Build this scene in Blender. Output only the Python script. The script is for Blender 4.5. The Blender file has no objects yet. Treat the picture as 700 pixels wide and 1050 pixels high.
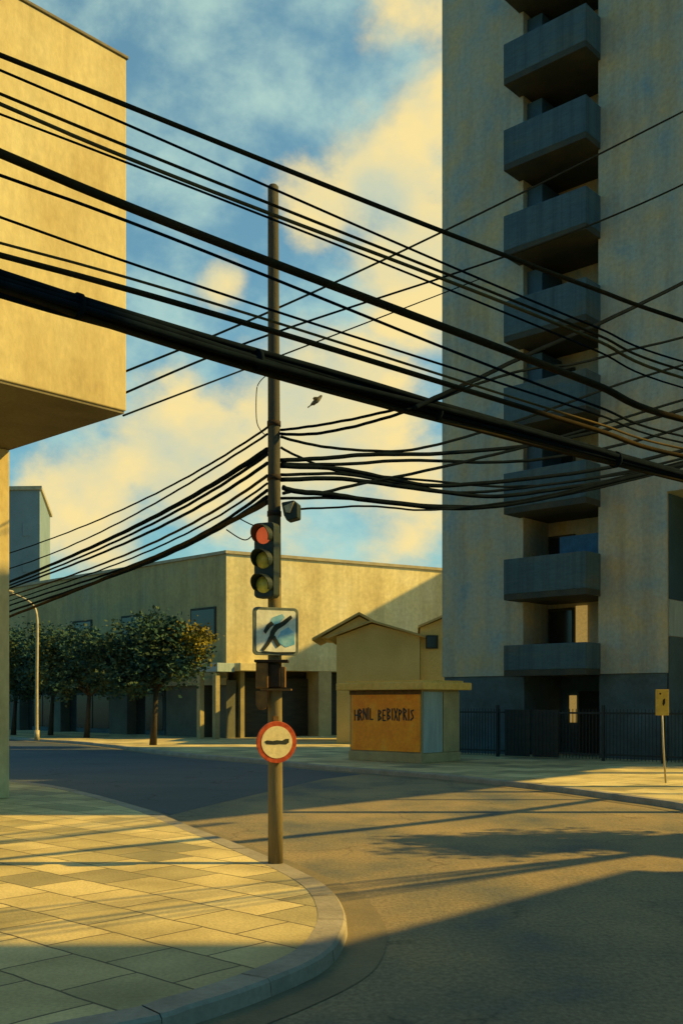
import bpy, bmesh, math, random
from mathutils import Vector, Matrix
R = math.radians
random.seed(7)
SC = bpy.context.scene
COL = SC.collection

# ------------------------------------------------------------------ camera
EYE, F, CX, HY = 2.0, 1050.0, 350.0, 720.0      # eye height, focal length, centre and horizon in photo pixels
cam_d = bpy.data.cameras.new('camera')
cam = bpy.data.objects.new('camera', cam_d); COL.objects.link(cam)
cam.location = (0, 0, EYE); cam.rotation_euler = (R(90), 0, 0)
cam_d.sensor_fit = 'VERTICAL'; cam_d.sensor_height = 36; cam_d.lens = 36
cam_d.shift_y = 195 / 1050.0
cam_d.clip_start = 0.05; cam_d.clip_end = 6000
SC.camera = cam

# ------------------------------------------------------------------ light
ELEV = 35.0
SKY_STRENGTH = 0.080
sun_d = bpy.data.lights.new('sun', 'SUN'); sun = bpy.data.objects.new('sun', sun_d); COL.objects.link(sun)
sun_d.energy = 5.0; sun_d.angle = R(0.8); sun_d.color = (1.0, 0.655, 0.14)
sun.rotation_euler = (0, R(90 - ELEV), 0)        # the sun stands exactly to the right (+X)

W = bpy.data.worlds.new('World'); SC.world = W; W.use_nodes = True
nt = W.node_tree; nt.nodes.clear()
def wn(t, **k):
    n = nt.nodes.new(t)
    for a, b in k.items(): setattr(n, a, b)
    return n
wl = nt.links.new
sky = wn('ShaderNodeTexSky', sky_type='NISHITA', sun_disc=False)
sky.sun_elevation = R(ELEV); sky.sun_rotation = R(90); sky.air_density = 1.2; sky.dust_density = 1.5; sky.ozone_density = 1.0
tc = wn('ShaderNodeTexCoord')
tint = wn('ShaderNodeMix', data_type='RGBA', blend_type='MULTIPLY'); tint.inputs['Factor'].default_value = 1
wl(sky.outputs[0], tint.inputs['A']); tint.inputs['B'].default_value = (0.46, 1.08, 1.18, 1)
mp = wn('ShaderNodeMapping'); mp.inputs['Scale'].default_value = (1, 1, 1.35)
mp.inputs['Rotation'].default_value = (0, R(-25), 0)
wl(tc.outputs['Generated'], mp.inputs['Vector'])
nz = wn('ShaderNodeTexNoise'); nz.inputs['Scale'].default_value = 5.5; nz.inputs['Detail'].default_value = 7; nz.inputs['Roughness'].default_value = .62; nz.inputs['Distortion'].default_value = .15
wl(mp.outputs[0], nz.inputs['Vector'])
def direction(px, py):
    return Vector((px - CX, F, HY - py)).normalized()
acc = None
for (px, py, rad, amt) in [(430, 270, .085, .34), (400, 190, .075, .30), (440, 110, .06, .26), (330, 215, .05, .22), (225, 290, .035, .22), (330, 430, .11, .33),
                           (200, 480, .09, .34), (90, 540, .09, .30), (420, 530, .09, .30), (300, 540, .1, .2), (60, 520, .06, .2), (420, 20, .07, .18), (20, 20, .05, .1)]:
    d = wn('ShaderNodeVectorMath', operation='DISTANCE'); wl(tc.outputs['Generated'], d.inputs[0]); d.inputs[1].default_value = direction(px, py)
    m = wn('ShaderNodeMapRange', interpolation_type='SMOOTHSTEP'); wl(d.outputs['Value'], m.inputs['Value'])
    m.inputs['From Min'].default_value = 0; m.inputs['From Max'].default_value = rad * 1.5; m.inputs['To Min'].default_value = amt + .09; m.inputs['To Max'].default_value = 0
    if acc is None: acc = m.outputs[0]
    else:
        a = wn('ShaderNodeMath', operation='MAXIMUM'); wl(acc, a.inputs[0]); wl(m.outputs[0], a.inputs[1]); acc = a.outputs[0]
ad = wn('ShaderNodeMath', operation='ADD'); wl(nz.outputs['Fac'], ad.inputs[0]); wl(acc, ad.inputs[1])
mk = wn('ShaderNodeMapRange', interpolation_type='SMOOTHSTEP'); wl(ad.outputs[0], mk.inputs['Value'])
mk.inputs['From Min'].default_value = .60; mk.inputs['From Max'].default_value = .84
nz2 = wn('ShaderNodeTexNoise'); nz2.inputs['Scale'].default_value = 11; nz2.inputs['Detail'].default_value = 5; wl(mp.outputs[0], nz2.inputs['Vector'])
cr = wn('ShaderNodeValToRGB'); wl(nz2.outputs['Fac'], cr.inputs[0])
cr.color_ramp.elements[0].position = .34; cr.color_ramp.elements[0].color = (5.9, 6.3, 4.6, 1)
cr.color_ramp.elements[1].position = .62; cr.color_ramp.elements[1].color = (9.3, 7.5, 3.4, 1)
nz3 = wn('ShaderNodeTexNoise'); nz3.inputs['Scale'].default_value = 9; nz3.inputs['Detail'].default_value = 6; nz3.inputs['Roughness'].default_value = .6; nz3.inputs['Distortion'].default_value = .1; wl(mp.outputs[0], nz3.inputs['Vector'])
fd = wn('ShaderNodeVectorMath', operation='DISTANCE'); wl(tc.outputs['Generated'], fd.inputs[0]); fd.inputs[1].default_value = direction(280, 150)
fm = wn('ShaderNodeMapRange', interpolation_type='SMOOTHSTEP'); wl(fd.outputs['Value'], fm.inputs['Value'])
fm.inputs['From Min'].default_value = .3; fm.inputs['From Max'].default_value = .9; fm.inputs['To Min'].default_value = 1; fm.inputs['To Max'].default_value = 0
vl = wn('ShaderNodeMapRange', interpolation_type='SMOOTHSTEP'); wl(nz3.outputs['Fac'], vl.inputs['Value'])
vl.inputs['From Min'].default_value = .36; vl.inputs['From Max'].default_value = .74; vl.inputs['To Min'].default_value = .15; vl.inputs['To Max'].default_value = .78
vm = wn('ShaderNodeMath', operation='MULTIPLY'); wl(vl.outputs[0], vm.inputs[0]); wl(fm.outputs[0], vm.inputs[1])
vx = wn('ShaderNodeMix', data_type='RGBA'); wl(vm.outputs[0], vx.inputs['Factor']); wl(tint.outputs['Result'], vx.inputs['A']); vx.inputs['B'].default_value = (5.4, 7.6, 6.4, 1)
mx = wn('ShaderNodeMix', data_type='RGBA'); wl(mk.outputs[0], mx.inputs['Factor']); wl(vx.outputs['Result'], mx.inputs['A']); wl(cr.outputs[0], mx.inputs['B'])
bg = wn('ShaderNodeBackground'); bg.inputs['Strength'].default_value = SKY_STRENGTH; wl(mx.outputs['Result'], bg.inputs['Color'])
wo = wn('ShaderNodeOutputWorld'); wl(bg.outputs[0], wo.inputs['Surface'])

vs = SC.view_settings
vs.view_transform = 'Standard'; vs.look = 'None'; vs.exposure = 0.36; vs.gamma = 1.0; vs.use_curve_mapping = False

# ------------------------------------------------------------------ helpers
UX, UY = -0.7385, 0.6743      # street direction going left and away
VX, VY = 0.6743, 0.7385       # cross street direction going right and away
U = Vector((UX, UY, 0)); V = Vector((VX, VY, 0)); Z = Vector((0, 0, 1))
def at(px, py, Y): return Vector(((px - CX) / F * Y, Y, EYE + (HY - py) / F * Y))
def ground(px, py, z=0.0):
    Y = F * (EYE - z) / (py - HY); return Vector(((px - CX) / F * Y, Y, z))
def hit(px, A, D):              # distance along A + s*D (in plan) where the sight line px crosses
    k = (px - CX) / F
    return (k * A[1] - A[0]) / (D[0] - k * D[1])

def mat(name, stops, scale=1.0, detail=6, rough=.85, bump=.25, bscale=18.0, stretch=(1, 1, 1), metallic=0.0, fine=.14, bdist=.02, spec=.3, coord='Object'):
    m = bpy.data.materials.new(name); m.use_nodes = True
    t = m.node_tree; N = t.nodes; L = t.links.new
    b = N['Principled BSDF']
    b.inputs['Roughness'].default_value = rough; b.inputs['Metallic'].default_value = metallic
    b.inputs['Specular IOR Level'].default_value = spec
    tcn = N.new('ShaderNodeTexCoord'); mpn = N.new('ShaderNodeMapping'); mpn.inputs['Scale'].default_value = stretch
    L(tcn.outputs[coord], mpn.inputs['Vector'])
    n1 = N.new('ShaderNodeTexNoise'); n1.inputs['Scale'].default_value = scale; n1.inputs['Detail'].default_value = detail; n1.inputs['Roughness'].default_value = .6
    L(mpn.outputs[0], n1.inputs['Vector'])
    r = N.new('ShaderNodeValToRGB'); L(n1.outputs['Fac'], r.inputs[0])
    while len(r.color_ramp.elements) < len(stops): r.color_ramp.elements.new(.5)
    for e, (p, c) in zip(r.color_ramp.elements, stops): e.position = p; e.color = (*c, 1)
    n2 = N.new('ShaderNodeTexNoise'); n2.inputs['Scale'].default_value = bscale; n2.inputs['Detail'].default_value = 8; n2.inputs['Roughness'].default_value = .65
    L(mpn.outputs[0], n2.inputs['Vector'])
    mr = N.new('ShaderNodeMapRange'); mr.inputs['From Min'].default_value = .3; mr.inputs['From Max'].default_value = .7
    mr.inputs['To Min'].default_value = 1 - fine; mr.inputs['To Max'].default_value = 1 + fine; L(n2.outputs['Fac'], mr.inputs['Value'])
    mu = N.new('ShaderNodeVectorMath'); mu.operation = 'SCALE'; L(r.outputs[0], mu.inputs[0]); L(mr.outputs[0], mu.inputs['Scale'])
    L(mu.outputs[0], b.inputs['Base Color'])
    if bump:
        bp = N.new('ShaderNodeBump'); bp.inputs['Strength'].default_value = bump; bp.inputs['Distance'].default_value = bdist
        L(n2.outputs['Fac'], bp.inputs['Height']); L(bp.outputs[0], b.inputs['Normal'])
    m['color_out'] = mu.name
    return m
def two(c, f=.75): return [(.35, tuple(x * f for x in c)), (.65, c)]

def emit(name, col, strength, base=None):
    m = mat(name, two(base or col, .6), 8, fine=.2)
    b = m.node_tree.nodes['Principled BSDF']
    b.inputs['Emission Color'].default_value = (*col, 1); b.inputs['Emission Strength'].default_value = strength
    return m

class MB:
    """collects shapes into one mesh; shapes are given in a frame (origin, ex, ey, ez)"""
    def __init__(s, frame=None):
        s.bm = bmesh.new(); s.fr = frame or (Vector((0, 0, 0)), Vector((1, 0, 0)), Vector((0, 1, 0)), Z)
    def w(s, p):
        o, a, b, c = s.fr
        return o + a * p[0] + b * p[1] + c * p[2]
    def box(s, x0, y0, z0, x1, y1, z1):
        v = [s.bm.verts.new(s.w(p)) for p in [(x0, y0, z0), (x1, y0, z0), (x1, y1, z0), (x0, y1, z0), (x0, y0, z1), (x1, y0, z1), (x1, y1, z1), (x0, y1, z1)]]
        for f in [(3, 2, 1, 0), (4, 5, 6, 7), (0, 1, 5, 4), (1, 2, 6, 5), (2, 3, 7, 6), (3, 0, 4, 7)]: s.bm.faces.new([v[i] for i in f])
        return s
    def prism(s, pts, z0, z1):          # polygon in the frame's x,y extruded along z
        a = [s.bm.verts.new(s.w((p[0], p[1], z0))) for p in pts]; b = [s.bm.verts.new(s.w((p[0], p[1], z1))) for p in pts]
        n = len(pts)
        s.bm.faces.new(a[::-1]); s.bm.faces.new(b)
        for i in range(n): s.bm.faces.new([a[i], a[(i + 1) % n], b[(i + 1) % n], b[i]])
        return s
    def slab(s, pts, y0, y1):           # polygon in the frame's x,z extruded along y
        a = [s.bm.verts.new(s.w((p[0], y0, p[1]))) for p in pts]; b = [s.bm.verts.new(s.w((p[0], y1, p[1]))) for p in pts]
        n = len(pts)
        s.bm.faces.new(a); s.bm.faces.new(b[::-1])
        for i in range(n): s.bm.faces.new([a[(i + 1) % n], a[i], b[i], b[(i + 1) % n]])
        return s
    def tube(s, pts, rad, n=10, caps=True):
        pts = [s.w(p) for p in pts]
        if not isinstance(rad, (list, tuple)): rad = [rad] * len(pts)
        rings = []
        for i, p in enumerate(pts):
            d = (pts[min(i + 1, len(pts) - 1)] - pts[max(i - 1, 0)]).normalized()
            up = Z if abs(d.z) < .95 else Vector((1, 0, 0))
            a = d.cross(up).normalized(); b = a.cross(d)
            rings.append([s.bm.verts.new(p + (a * math.cos(2 * math.pi * k / n) + b * math.sin(2 * math.pi * k / n)) * rad[i]) for k in range(n)])
        for r0, r1 in zip(rings, rings[1:]):
            for k in range(n):
                f = s.bm.faces.new([r0[k], r0[(k + 1) % n], r1[(k + 1) % n], r1[k]]); f.smooth = True
        if caps: s.bm.faces.new(rings[0][::-1]); s.bm.faces.new(rings[-1])
        return s
    def poly(s, pts): s.bm.faces.new([s.bm.verts.new(s.w(p)) for p in pts]); return s
    def ball(s, c, rx, ry, rz, seg=14):
        g = bmesh.ops.create_uvsphere(s.bm, u_segments=seg, v_segments=seg // 2 + 2, radius=1)
        for v in g['verts']: v.co = s.w((c[0] + v.co.x * rx, c[1] + v.co.y * ry, c[2] + v.co.z * rz))
        for v in g['verts']:
            for f in v.link_faces: f.smooth = True
        return s
    def build(s, name, material, parent=None, bevel=0.0, label=None):
        bmesh.ops.recalc_face_normals(s.bm, faces=s.bm.faces)
        me = bpy.data.meshes.new(name)
        inv = None
        if parent is not None:
            M = Matrix.Identity(4); q = parent
            while q is not None:
                M = (Matrix.Translation(q.location) @ q.rotation_euler.to_matrix().to_4x4()) @ M; q = q.parent
            s.bm.transform(M.inverted())
        s.bm.to_mesh(me); s.bm.free()
        o = bpy.data.objects.new(name, me); COL.objects.link(o)
        me.materials.append(material)
        if parent is not None: o.parent = parent
        if bevel:
            bv = o.modifiers.new('bevel', 'BEVEL'); bv.width = bevel; bv.segments = 2; bv.limit_method = 'ANGLE'; bv.angle_limit = R(40)
        if label: o['label'] = label
        return o
def tag(o, label, cat, group=None):
    o['label'] = label; o['category'] = cat
    if group: o['group'] = group
    return o
def thing(name, label, cat, loc=(0, 0, 0), rz=0.0, group=None):
    o = bpy.data.objects.new(name, None); COL.objects.link(o); o.location = loc; o.rotation_euler = (0, 0, rz); o.empty_display_size = .3
    return tag(o, label, cat, group)
def struct(o): o['kind'] = 'structure'; return o
def frame_of(loc, ex, ey): return (Vector(loc), Vector(ex), Vector(ey), Z)
def rot_frame(loc, rz): return (Vector(loc), Vector((math.cos(rz), math.sin(rz), 0)), Vector((-math.sin(rz), math.cos(rz), 0)), Z)
RZ_R = math.atan2(-UY, -UX)     # local x runs right and nearer along the street, local y runs away
RZ_V = math.atan2(VY, VX)       # local x runs along the cross street
def spline(pts, n=10, closed=False):
    out = []; k = len(pts)
    for i in range(k if closed else k - 1):
        g = (lambda j: pts[j % k]) if closed else (lambda j: pts[max(0, min(k - 1, j))])
        p0, p1, p2, p3 = [Vector(g(j)) for j in (i - 1, i, i + 1, i + 2)]
        for q in range(n):
            t = q / n
            out.append(.5 * ((2 * p1) + (p2 - p0) * t + (2 * p0 - 5 * p1 + 4 * p2 - p3) * t * t + (3 * p1 - p0 - 3 * p2 + p3) * t ** 3))
    if not closed: out.append(Vector(pts[-1]))
    return out

# ------------------------------------------------------------------ materials
M = {}
M['cream'] = mat('cream_plaster', [(.28, (.42, .32, .14)), (.5, (.53, .44, .215)), (.72, (.60, .53, .29))], .7, bump=.35, bscale=9, stretch=(1, 1, .55), fine=.12)
M['cream_trim'] = mat('cream_trim', two((.42, .37, .24)), 2)
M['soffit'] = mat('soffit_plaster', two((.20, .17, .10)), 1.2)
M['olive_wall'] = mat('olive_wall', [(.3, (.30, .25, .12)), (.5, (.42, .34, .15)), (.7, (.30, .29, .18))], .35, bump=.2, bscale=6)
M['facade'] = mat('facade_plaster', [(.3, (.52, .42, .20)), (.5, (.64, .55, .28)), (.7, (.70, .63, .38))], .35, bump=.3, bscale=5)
M['tower'] = mat('tower_concrete', [(.30, (.22, .33, .36)), (.42, (.33, .37, .31)), (.55, (.41, .38, .26)), (.64, (.47, .39, .21)), (.74, (.36, .38, .29))], .75, detail=8, bump=.35, bscale=7, fine=.16)
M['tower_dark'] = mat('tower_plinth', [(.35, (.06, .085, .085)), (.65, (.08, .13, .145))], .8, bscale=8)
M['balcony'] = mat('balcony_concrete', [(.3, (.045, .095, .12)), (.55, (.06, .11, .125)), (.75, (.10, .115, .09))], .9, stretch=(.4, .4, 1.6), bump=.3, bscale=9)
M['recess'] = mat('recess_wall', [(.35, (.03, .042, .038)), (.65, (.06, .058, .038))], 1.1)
M['blue_panel'] = mat('blue_panel', two((.045, .10, .14), .7), .6, rough=.5)
M['dark_glass'] = mat('dark_glass', two((.012, .016, .016), .6), 2, rough=.15, bump=.03, spec=.5)
M['blue_glass'] = mat('blue_glass', two((.03, .075, .11), .6), .7, rough=.25, bump=.03, spec=.5)
M['blue_cloth'] = mat('blue_cloth', two((.04, .14, .26), .7), 3)
M['lit_pane'] = emit('lit_pane', (.75, .47, .12), .30, (.5, .35, .12))
M['shaded_asphalt'] = mat('shade_tinted_asphalt', [(.3, (.055, .075, .085)), (.7, (.085, .10, .105))], .5, detail=9, bump=.45, bscale=26, fine=.25, bdist=.012, stretch=(.5, 1, 1))  # darker and bluer than the road: the side street's shade put into its colour
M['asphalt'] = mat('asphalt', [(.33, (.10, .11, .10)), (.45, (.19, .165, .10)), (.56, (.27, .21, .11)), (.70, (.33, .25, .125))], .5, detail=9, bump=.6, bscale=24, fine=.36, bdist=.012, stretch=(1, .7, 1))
M['gutter'] = mat('gutter_concrete', [(.3, (.16, .135, .08)), (.7, (.25, .20, .105))], 1.2, bscale=30, bump=.4)
M['kerb'] = mat('kerb_stone', two((.36, .32, .24), .7), 1.8, bscale=22, bump=.35)
M['far_pave'] = mat('far_pavement', [(.3, (.27, .23, .13)), (.7, (.38, .31, .17))], .6, bscale=14)
M['earth'] = mat('earth', two((.14, .12, .07)), .2)
M['pole_low'] = mat('weathered_pole', [(.3, (.16, .125, .055)), (.7, (.24, .19, .085))], 2, stretch=(6, 6, .7), bscale=20, bump=.35)
M['pole_up'] = mat('dark_pole', [(.3, (.04, .042, .034)), (.7, (.10, .088, .05))], 2, stretch=(6, 6, .7), bscale=20, bump=.35)  # darker colour for the upper shaft
M['cable'] = mat('cable_rubber', two((.007, .013, .018), .6), 6, rough=.95, spec=.02, bump=.15, bscale=40)
M['cable_brown'] = mat('cable_brown', [(.3, (.018, .018, .012)), (.7, (.05, .036, .015))], 3, rough=.95, spec=.02, bump=.25, bscale=30)
M['cable_pale'] = mat('cable_pale', [(.3, (.06, .05, .024)), (.7, (.14, .10, .04))], 3, rough=.95, spec=.02, bump=.15)
M['signal_green'] = mat('signal_housing', [(.3, (.016, .028, .022)), (.7, (.03, .042, .03))], 6, rough=.5, bump=.2)
M['red_lens'] = emit('red_lens', (1.0, .17, .05), .30, (.75, .12, .04))
M['amber_lens'] = mat('amber_lens', two((.75, .55, .07), .75), 14, rough=.35)
M['green_lens'] = mat('green_lens', two((.62, .56, .08), .75), 14, rough=.35)
M['sign_white'] = mat('sign_white', [(.35, (.70, .70, .55)), (.65, (.82, .82, .68))], 5, rough=.5, bump=.08)
M['sign_frame'] = mat('sign_frame', two((.16, .20, .17), .6), 8, rough=.5)
M['sign_blue'] = mat('sign_blue', [(.35, (.10, .38, .60)), (.65, (.34, .60, .72))], 7, rough=.5, bump=.08)
M['sign_black'] = mat('sign_black', two((.035, .042, .03), .6), 12, rough=.6)
M['sign_red'] = mat('sign_red', [(.35, (.36, .05, .015)), (.65, (.55, .10, .03))], 9, rough=.5)
M['sign_cream'] = mat('sign_cream', two((.84, .72, .38), .88), 6, rough=.5)
M['rust'] = mat('rust_brown', [(.3, (.10, .055, .02)), (.7, (.26, .135, .035))], 7, bump=.4)
M['rust_dark'] = mat('rust_dark', two((.035, .022, .012), .6), 7, bump=.4)
M['steel'] = mat('galvanised', [(.3, (.34, .29, .17)), (.7, (.52, .44, .26))], 5, rough=.55, metallic=.1)
M['orange'] = mat('orange_paint', [(.3, (.88, .24, .008)), (.55, (.97, .34, .012)), (.75, (.95, .46, .05))], 1.8, rough=.6, bump=.25, bscale=10)
M['kiosk_roof'] = mat('kiosk_roof', [(.3, (.66, .38, .07)), (.7, (.78, .52, .14))], 1.4, bscale=12)
M['kiosk_blue'] = mat('kiosk_shutter', two((.34, .43, .42), .75), 1.5, stretch=(4, 4, .5))
M['kiosk_grey'] = mat('kiosk_grey', two((.40, .34, .17), .75), 1.5)
M['house'] = mat('ochre_wall', [(.3, (.46, .34, .11)), (.7, (.58, .45, .16))], .7)
M['roof_tile'] = mat('roof_tile', two((.50, .38, .14), .65), 1.2, stretch=(1, 6, 1), bscale=14, bump=.5)
M['far_blue'] = mat('far_blue_wall', two((.20, .27, .28), .8), .3)
M['fence'] = mat('fence_paint', two((.025, .035, .035), .7), 3, rough=.6)
M['yellow_sign'] = mat('yellow_sign', [(.3, (.42, .26, .03)), (.7, (.60, .42, .06))], 5, rough=.5)
M['door_dark'] = mat('dark_shutter', [(.35, (.022, .028, .026)), (.65, (.04, .042, .032))], 1.2, stretch=(1, 1, 5))
M['trunk'] = mat('bark', two((.065, .05, .028), .6), 6, stretch=(3, 3, .6), bump=.6)
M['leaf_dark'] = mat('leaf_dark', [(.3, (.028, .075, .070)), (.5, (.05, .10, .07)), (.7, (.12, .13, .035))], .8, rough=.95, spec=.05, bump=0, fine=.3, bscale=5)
M['leaf_sunlit'] = mat('leaf_sunlit', [(.3, (.09, .10, .02)), (.7, (.26, .20, .03))], 1.0, rough=.95, spec=.05, bump=0, fine=.3, bscale=5)  # sunlight on the leaves put into their colour
M['bird'] = mat('bird_feathers', [(.4, (.07, .065, .045)), (.6, (.30, .27, .18))], 22)
M['shop_pier'] = mat('shop_pier', two((.13, .135, .10), .7), .8)
M['office'] = mat('blocker_wall', two((.40, .36, .26), .8), .5)
M['brick_red'] = mat('brown_wall', two((.26, .20, .13), .8), .6)

def cracks(m, scale, width, dark):
    t = m.node_tree; N = t.nodes; L = t.links.new; b = N['Principled BSDF']
    g = N.new('ShaderNodeTexCoord'); nd = N.new('ShaderNodeTexNoise'); nd.inputs['Scale'].default_value = 1.6; nd.inputs['Detail'].default_value = 6
    L(g.outputs['Object'], nd.inputs['Vector'])
    vm = N.new('ShaderNodeVectorMath'); vm.operation = 'MULTIPLY_ADD'; L(nd.outputs['Color'], vm.inputs[0]); vm.inputs[1].default_value = (1.1, 1.1, 0); L(g.outputs['Object'], vm.inputs[2])
    v = N.new('ShaderNodeTexVoronoi'); v.feature = 'DISTANCE_TO_EDGE'; v.inputs['Scale'].default_value = scale; L(vm.outputs[0], v.inputs['Vector'])
    r = N.new('ShaderNodeMapRange'); r.inputs['From Min'].default_value = 0; r.inputs['From Max'].default_value = width; r.inputs['To Min'].default_value = dark; r.inputs['To Max'].default_value = 1; L(v.outputs['Distance'], r.inputs['Value'])
    n5 = N.new('ShaderNodeTexNoise'); n5.inputs['Scale'].default_value = .45; L(g.outputs['Object'], n5.inputs['Vector'])
    r2 = N.new('ShaderNodeMapRange'); r2.inputs['From Min'].default_value = .47; r2.inputs['From Max'].default_value = .56; L(n5.outputs['Fac'], r2.inputs['Value'])
    mx_ = N.new('ShaderNodeMix'); mx_.inputs['A'].default_value = 1; L(r2.outputs[0], mx_.inputs['Factor']); L(r.outputs[0], mx_.inputs['B'])
    sc_n = N.new('ShaderNodeVectorMath'); sc_n.operation = 'SCALE'; L(N[m['color_out']].outputs[0], sc_n.inputs[0]); L(mx_.outputs['Result'], sc_n.inputs['Scale'])
    L(sc_n.outputs[0], b.inputs['Base Color']); m['color_out'] = sc_n.name
def streaks(m, amount=.25, sx=2.2):
    t = m.node_tree; N = t.nodes; L = t.links.new; b = N['Principled BSDF']
    g = N.new('ShaderNodeTexCoord'); mp = N.new('ShaderNodeMapping'); mp.inputs['Scale'].default_value = (sx, sx, .10); L(g.outputs['Object'], mp.inputs['Vector'])
    n = N.new('ShaderNodeTexNoise'); n.inputs['Scale'].default_value = 1; n.inputs['Detail'].default_value = 7; n.inputs['Roughness'].default_value = .65; L(mp.outputs[0], n.inputs['Vector'])
    r = N.new('ShaderNodeMapRange'); r.inputs['From Min'].default_value = .34; r.inputs['From Max'].default_value = .56; r.inputs['To Min'].default_value = 1 - amount; r.inputs['To Max'].default_value = 1.05; L(n.outputs['Fac'], r.inputs['Value'])
    sc_n = N.new('ShaderNodeVectorMath'); sc_n.operation = 'SCALE'; L(N[m['color_out']].outputs[0], sc_n.inputs[0]); L(r.outputs[0], sc_n.inputs['Scale'])
    L(sc_n.outputs[0], b.inputs['Base Color']); m['color_out'] = sc_n.name
cracks(M['asphalt'], .55, .018, .6); cracks(M['shaded_asphalt'], .5, .018, .45)
streaks(M['cream'], .10, 1.2); streaks(M['tower'], .20, 1.3); streaks(M['balcony'], .3, 3); streaks(M['facade'], .15, 1.5); streaks(M['olive_wall'], .2, 1.2)
def paving(name, size, rz, loc):
    m = bpy.data.materials.new(name); m.use_nodes = True
    t = m.node_tree; N = t.nodes; L = t.links.new; b = N['Principled BSDF']; b.inputs['Roughness'].default_value = .82; b.inputs['Specular IOR Level'].default_value = .25
    g = N.new('ShaderNodeTexCoord'); mp = N.new('ShaderNodeMapping'); mp.inputs['Rotation'].default_value = (0, 0, rz); mp.inputs['Location'].default_value = loc
    nd = N.new('ShaderNodeTexNoise'); nd.inputs['Scale'].default_value = 2.5; nd.inputs['Detail'].default_value = 4; L(g.outputs['Object'], nd.inputs['Vector'])
    vm = N.new('ShaderNodeVectorMath'); vm.operation = 'MULTIPLY_ADD'; L(nd.outputs['Color'], vm.inputs[0]); vm.inputs[1].default_value = (.05, .05, 0); L(g.outputs['Object'], vm.inputs[2])
    L(vm.outputs[0], mp.inputs['Vector'])
    br = N.new('ShaderNodeTexBrick'); L(mp.outputs[0], br.inputs['Vector'])
    br.offset = .5; br.inputs['Scale'].default_value = 1; br.inputs['Brick Width'].default_value = size[0]; br.inputs['Row Height'].default_value = size[1]
    br.inputs['Mortar Size'].default_value = .012; br.inputs['Mortar Smooth'].default_value = .3; br.inputs['Bias'].default_value = -.1
    br.inputs['Color1'].default_value = (1, 1, 1, 1); br.inputs['Color2'].default_value = (0, 0, 0, 1); br.inputs['Mortar'].default_value = (.5, .5, .5, 1)
    r = N.new('ShaderNodeValToRGB'); L(br.outputs['Color'], r.inputs[0])
    cs = [(0, (.27, .25, .15)), (.3, (.46, .39, .185)), (.6, (.60, .49, .225)), (1, (.69, .57, .27))]
    while len(r.color_ramp.elements) < 4: r.color_ramp.elements.new(.5)
    for e, (p, c) in zip(r.color_ramp.elements, cs): e.position = p; e.color = (*c, 1)
    n1 = N.new('ShaderNodeTexNoise'); n1.inputs['Scale'].default_value = 1.1; n1.inputs['Detail'].default_value = 8; L(g.outputs['Object'], n1.inputs['Vector'])
    m1 = N.new('ShaderNodeMapRange'); m1.inputs['From Min'].default_value = .3; m1.inputs['From Max'].default_value = .7; m1.inputs['To Min'].default_value = .68; m1.inputs['To Max'].default_value = 1.15; L(n1.outputs['Fac'], m1.inputs['Value'])
    s1 = N.new('ShaderNodeVectorMath'); s1.operation = 'SCALE'; L(r.outputs[0], s1.inputs[0]); L(m1.outputs[0], s1.inputs['Scale'])
    n2 = N.new('ShaderNodeTexNoise'); n2.inputs['Scale'].default_value = 35; n2.inputs['Detail'].default_value = 8; L(g.outputs['Object'], n2.inputs['Vector'])
    m2 = N.new('ShaderNodeMapRange'); m2.inputs['From Min'].default_value = .3; m2.inputs['From Max'].default_value = .7; m2.inputs['To Min'].default_value = .85; m2.inputs['To Max'].default_value = 1.12; L(n2.outputs['Fac'], m2.inputs['Value'])
    s2 = N.new('ShaderNodeVectorMath'); s2.operation = 'SCALE'; L(s1.outputs[0], s2.inputs[0]); L(m2.outputs[0], s2.inputs['Scale'])
    mj = N.new('ShaderNodeMix'); mj.data_type = 'RGBA'; L(br.outputs['Fac'], mj.inputs['Factor']); L(s2.outputs[0], mj.inputs['A']); mj.inputs['B'].default_value = (.13, .11, .065, 1)
    L(mj.outputs['Result'], b.inputs['Base Color'])
    h = N.new('ShaderNodeMath'); h.operation = 'MULTIPLY_ADD'; L(br.outputs['Fac'], h.inputs[0]); h.inputs[1].default_value = -1.0; L(n2.outputs['Fac'], h.inputs[2])
    bp = N.new('ShaderNodeBump'); bp.inputs['Strength'].default_value = .45; bp.inputs['Distance'].default_value = .012; L(h.outputs[0], bp.inputs['Height']); L(bp.outputs[0], b.inputs['Normal'])
    return m
M['paving'] = paving('concrete_paving', (.78, .62), R(42.4), (0, 0, 0))
M['far_paving'] = paving('far_paving', (1.2, 1.0), R(42.4), (0, 0, 0))

# ------------------------------------------------------------------ ground, road, pavements
PV = .12
struct(MB().poly([(-900, -600, -.03), (900, -600, -.03), (900, 1500, -.03), (-900, 1500, -.03)]).build('ground', M['earth']))
road = MB()
xs = [-110 + 10 * i for i in range(23)]; ys = [-40 + 10 * i for i in range(20)]
struct(MB().poly([(-110, -40, 0), (110, -40, 0), (110, 160, 0), (-110, 160, 0)]).build('road', M['asphalt']))

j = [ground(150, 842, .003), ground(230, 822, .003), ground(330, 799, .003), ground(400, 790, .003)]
struct(MB().poly([tuple(p) for p in (Vector((-13, 10, .003)), j[0], j[1], j[2], j[3], Vector((7, 33, .003)), Vector((-60, 130, .003)), Vector((-100, 120, .003)), Vector((-60, 10, .003)))]).build('street', M['shaded_asphalt']))  # sheet coloured for the shade that lies on the side street

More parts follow.
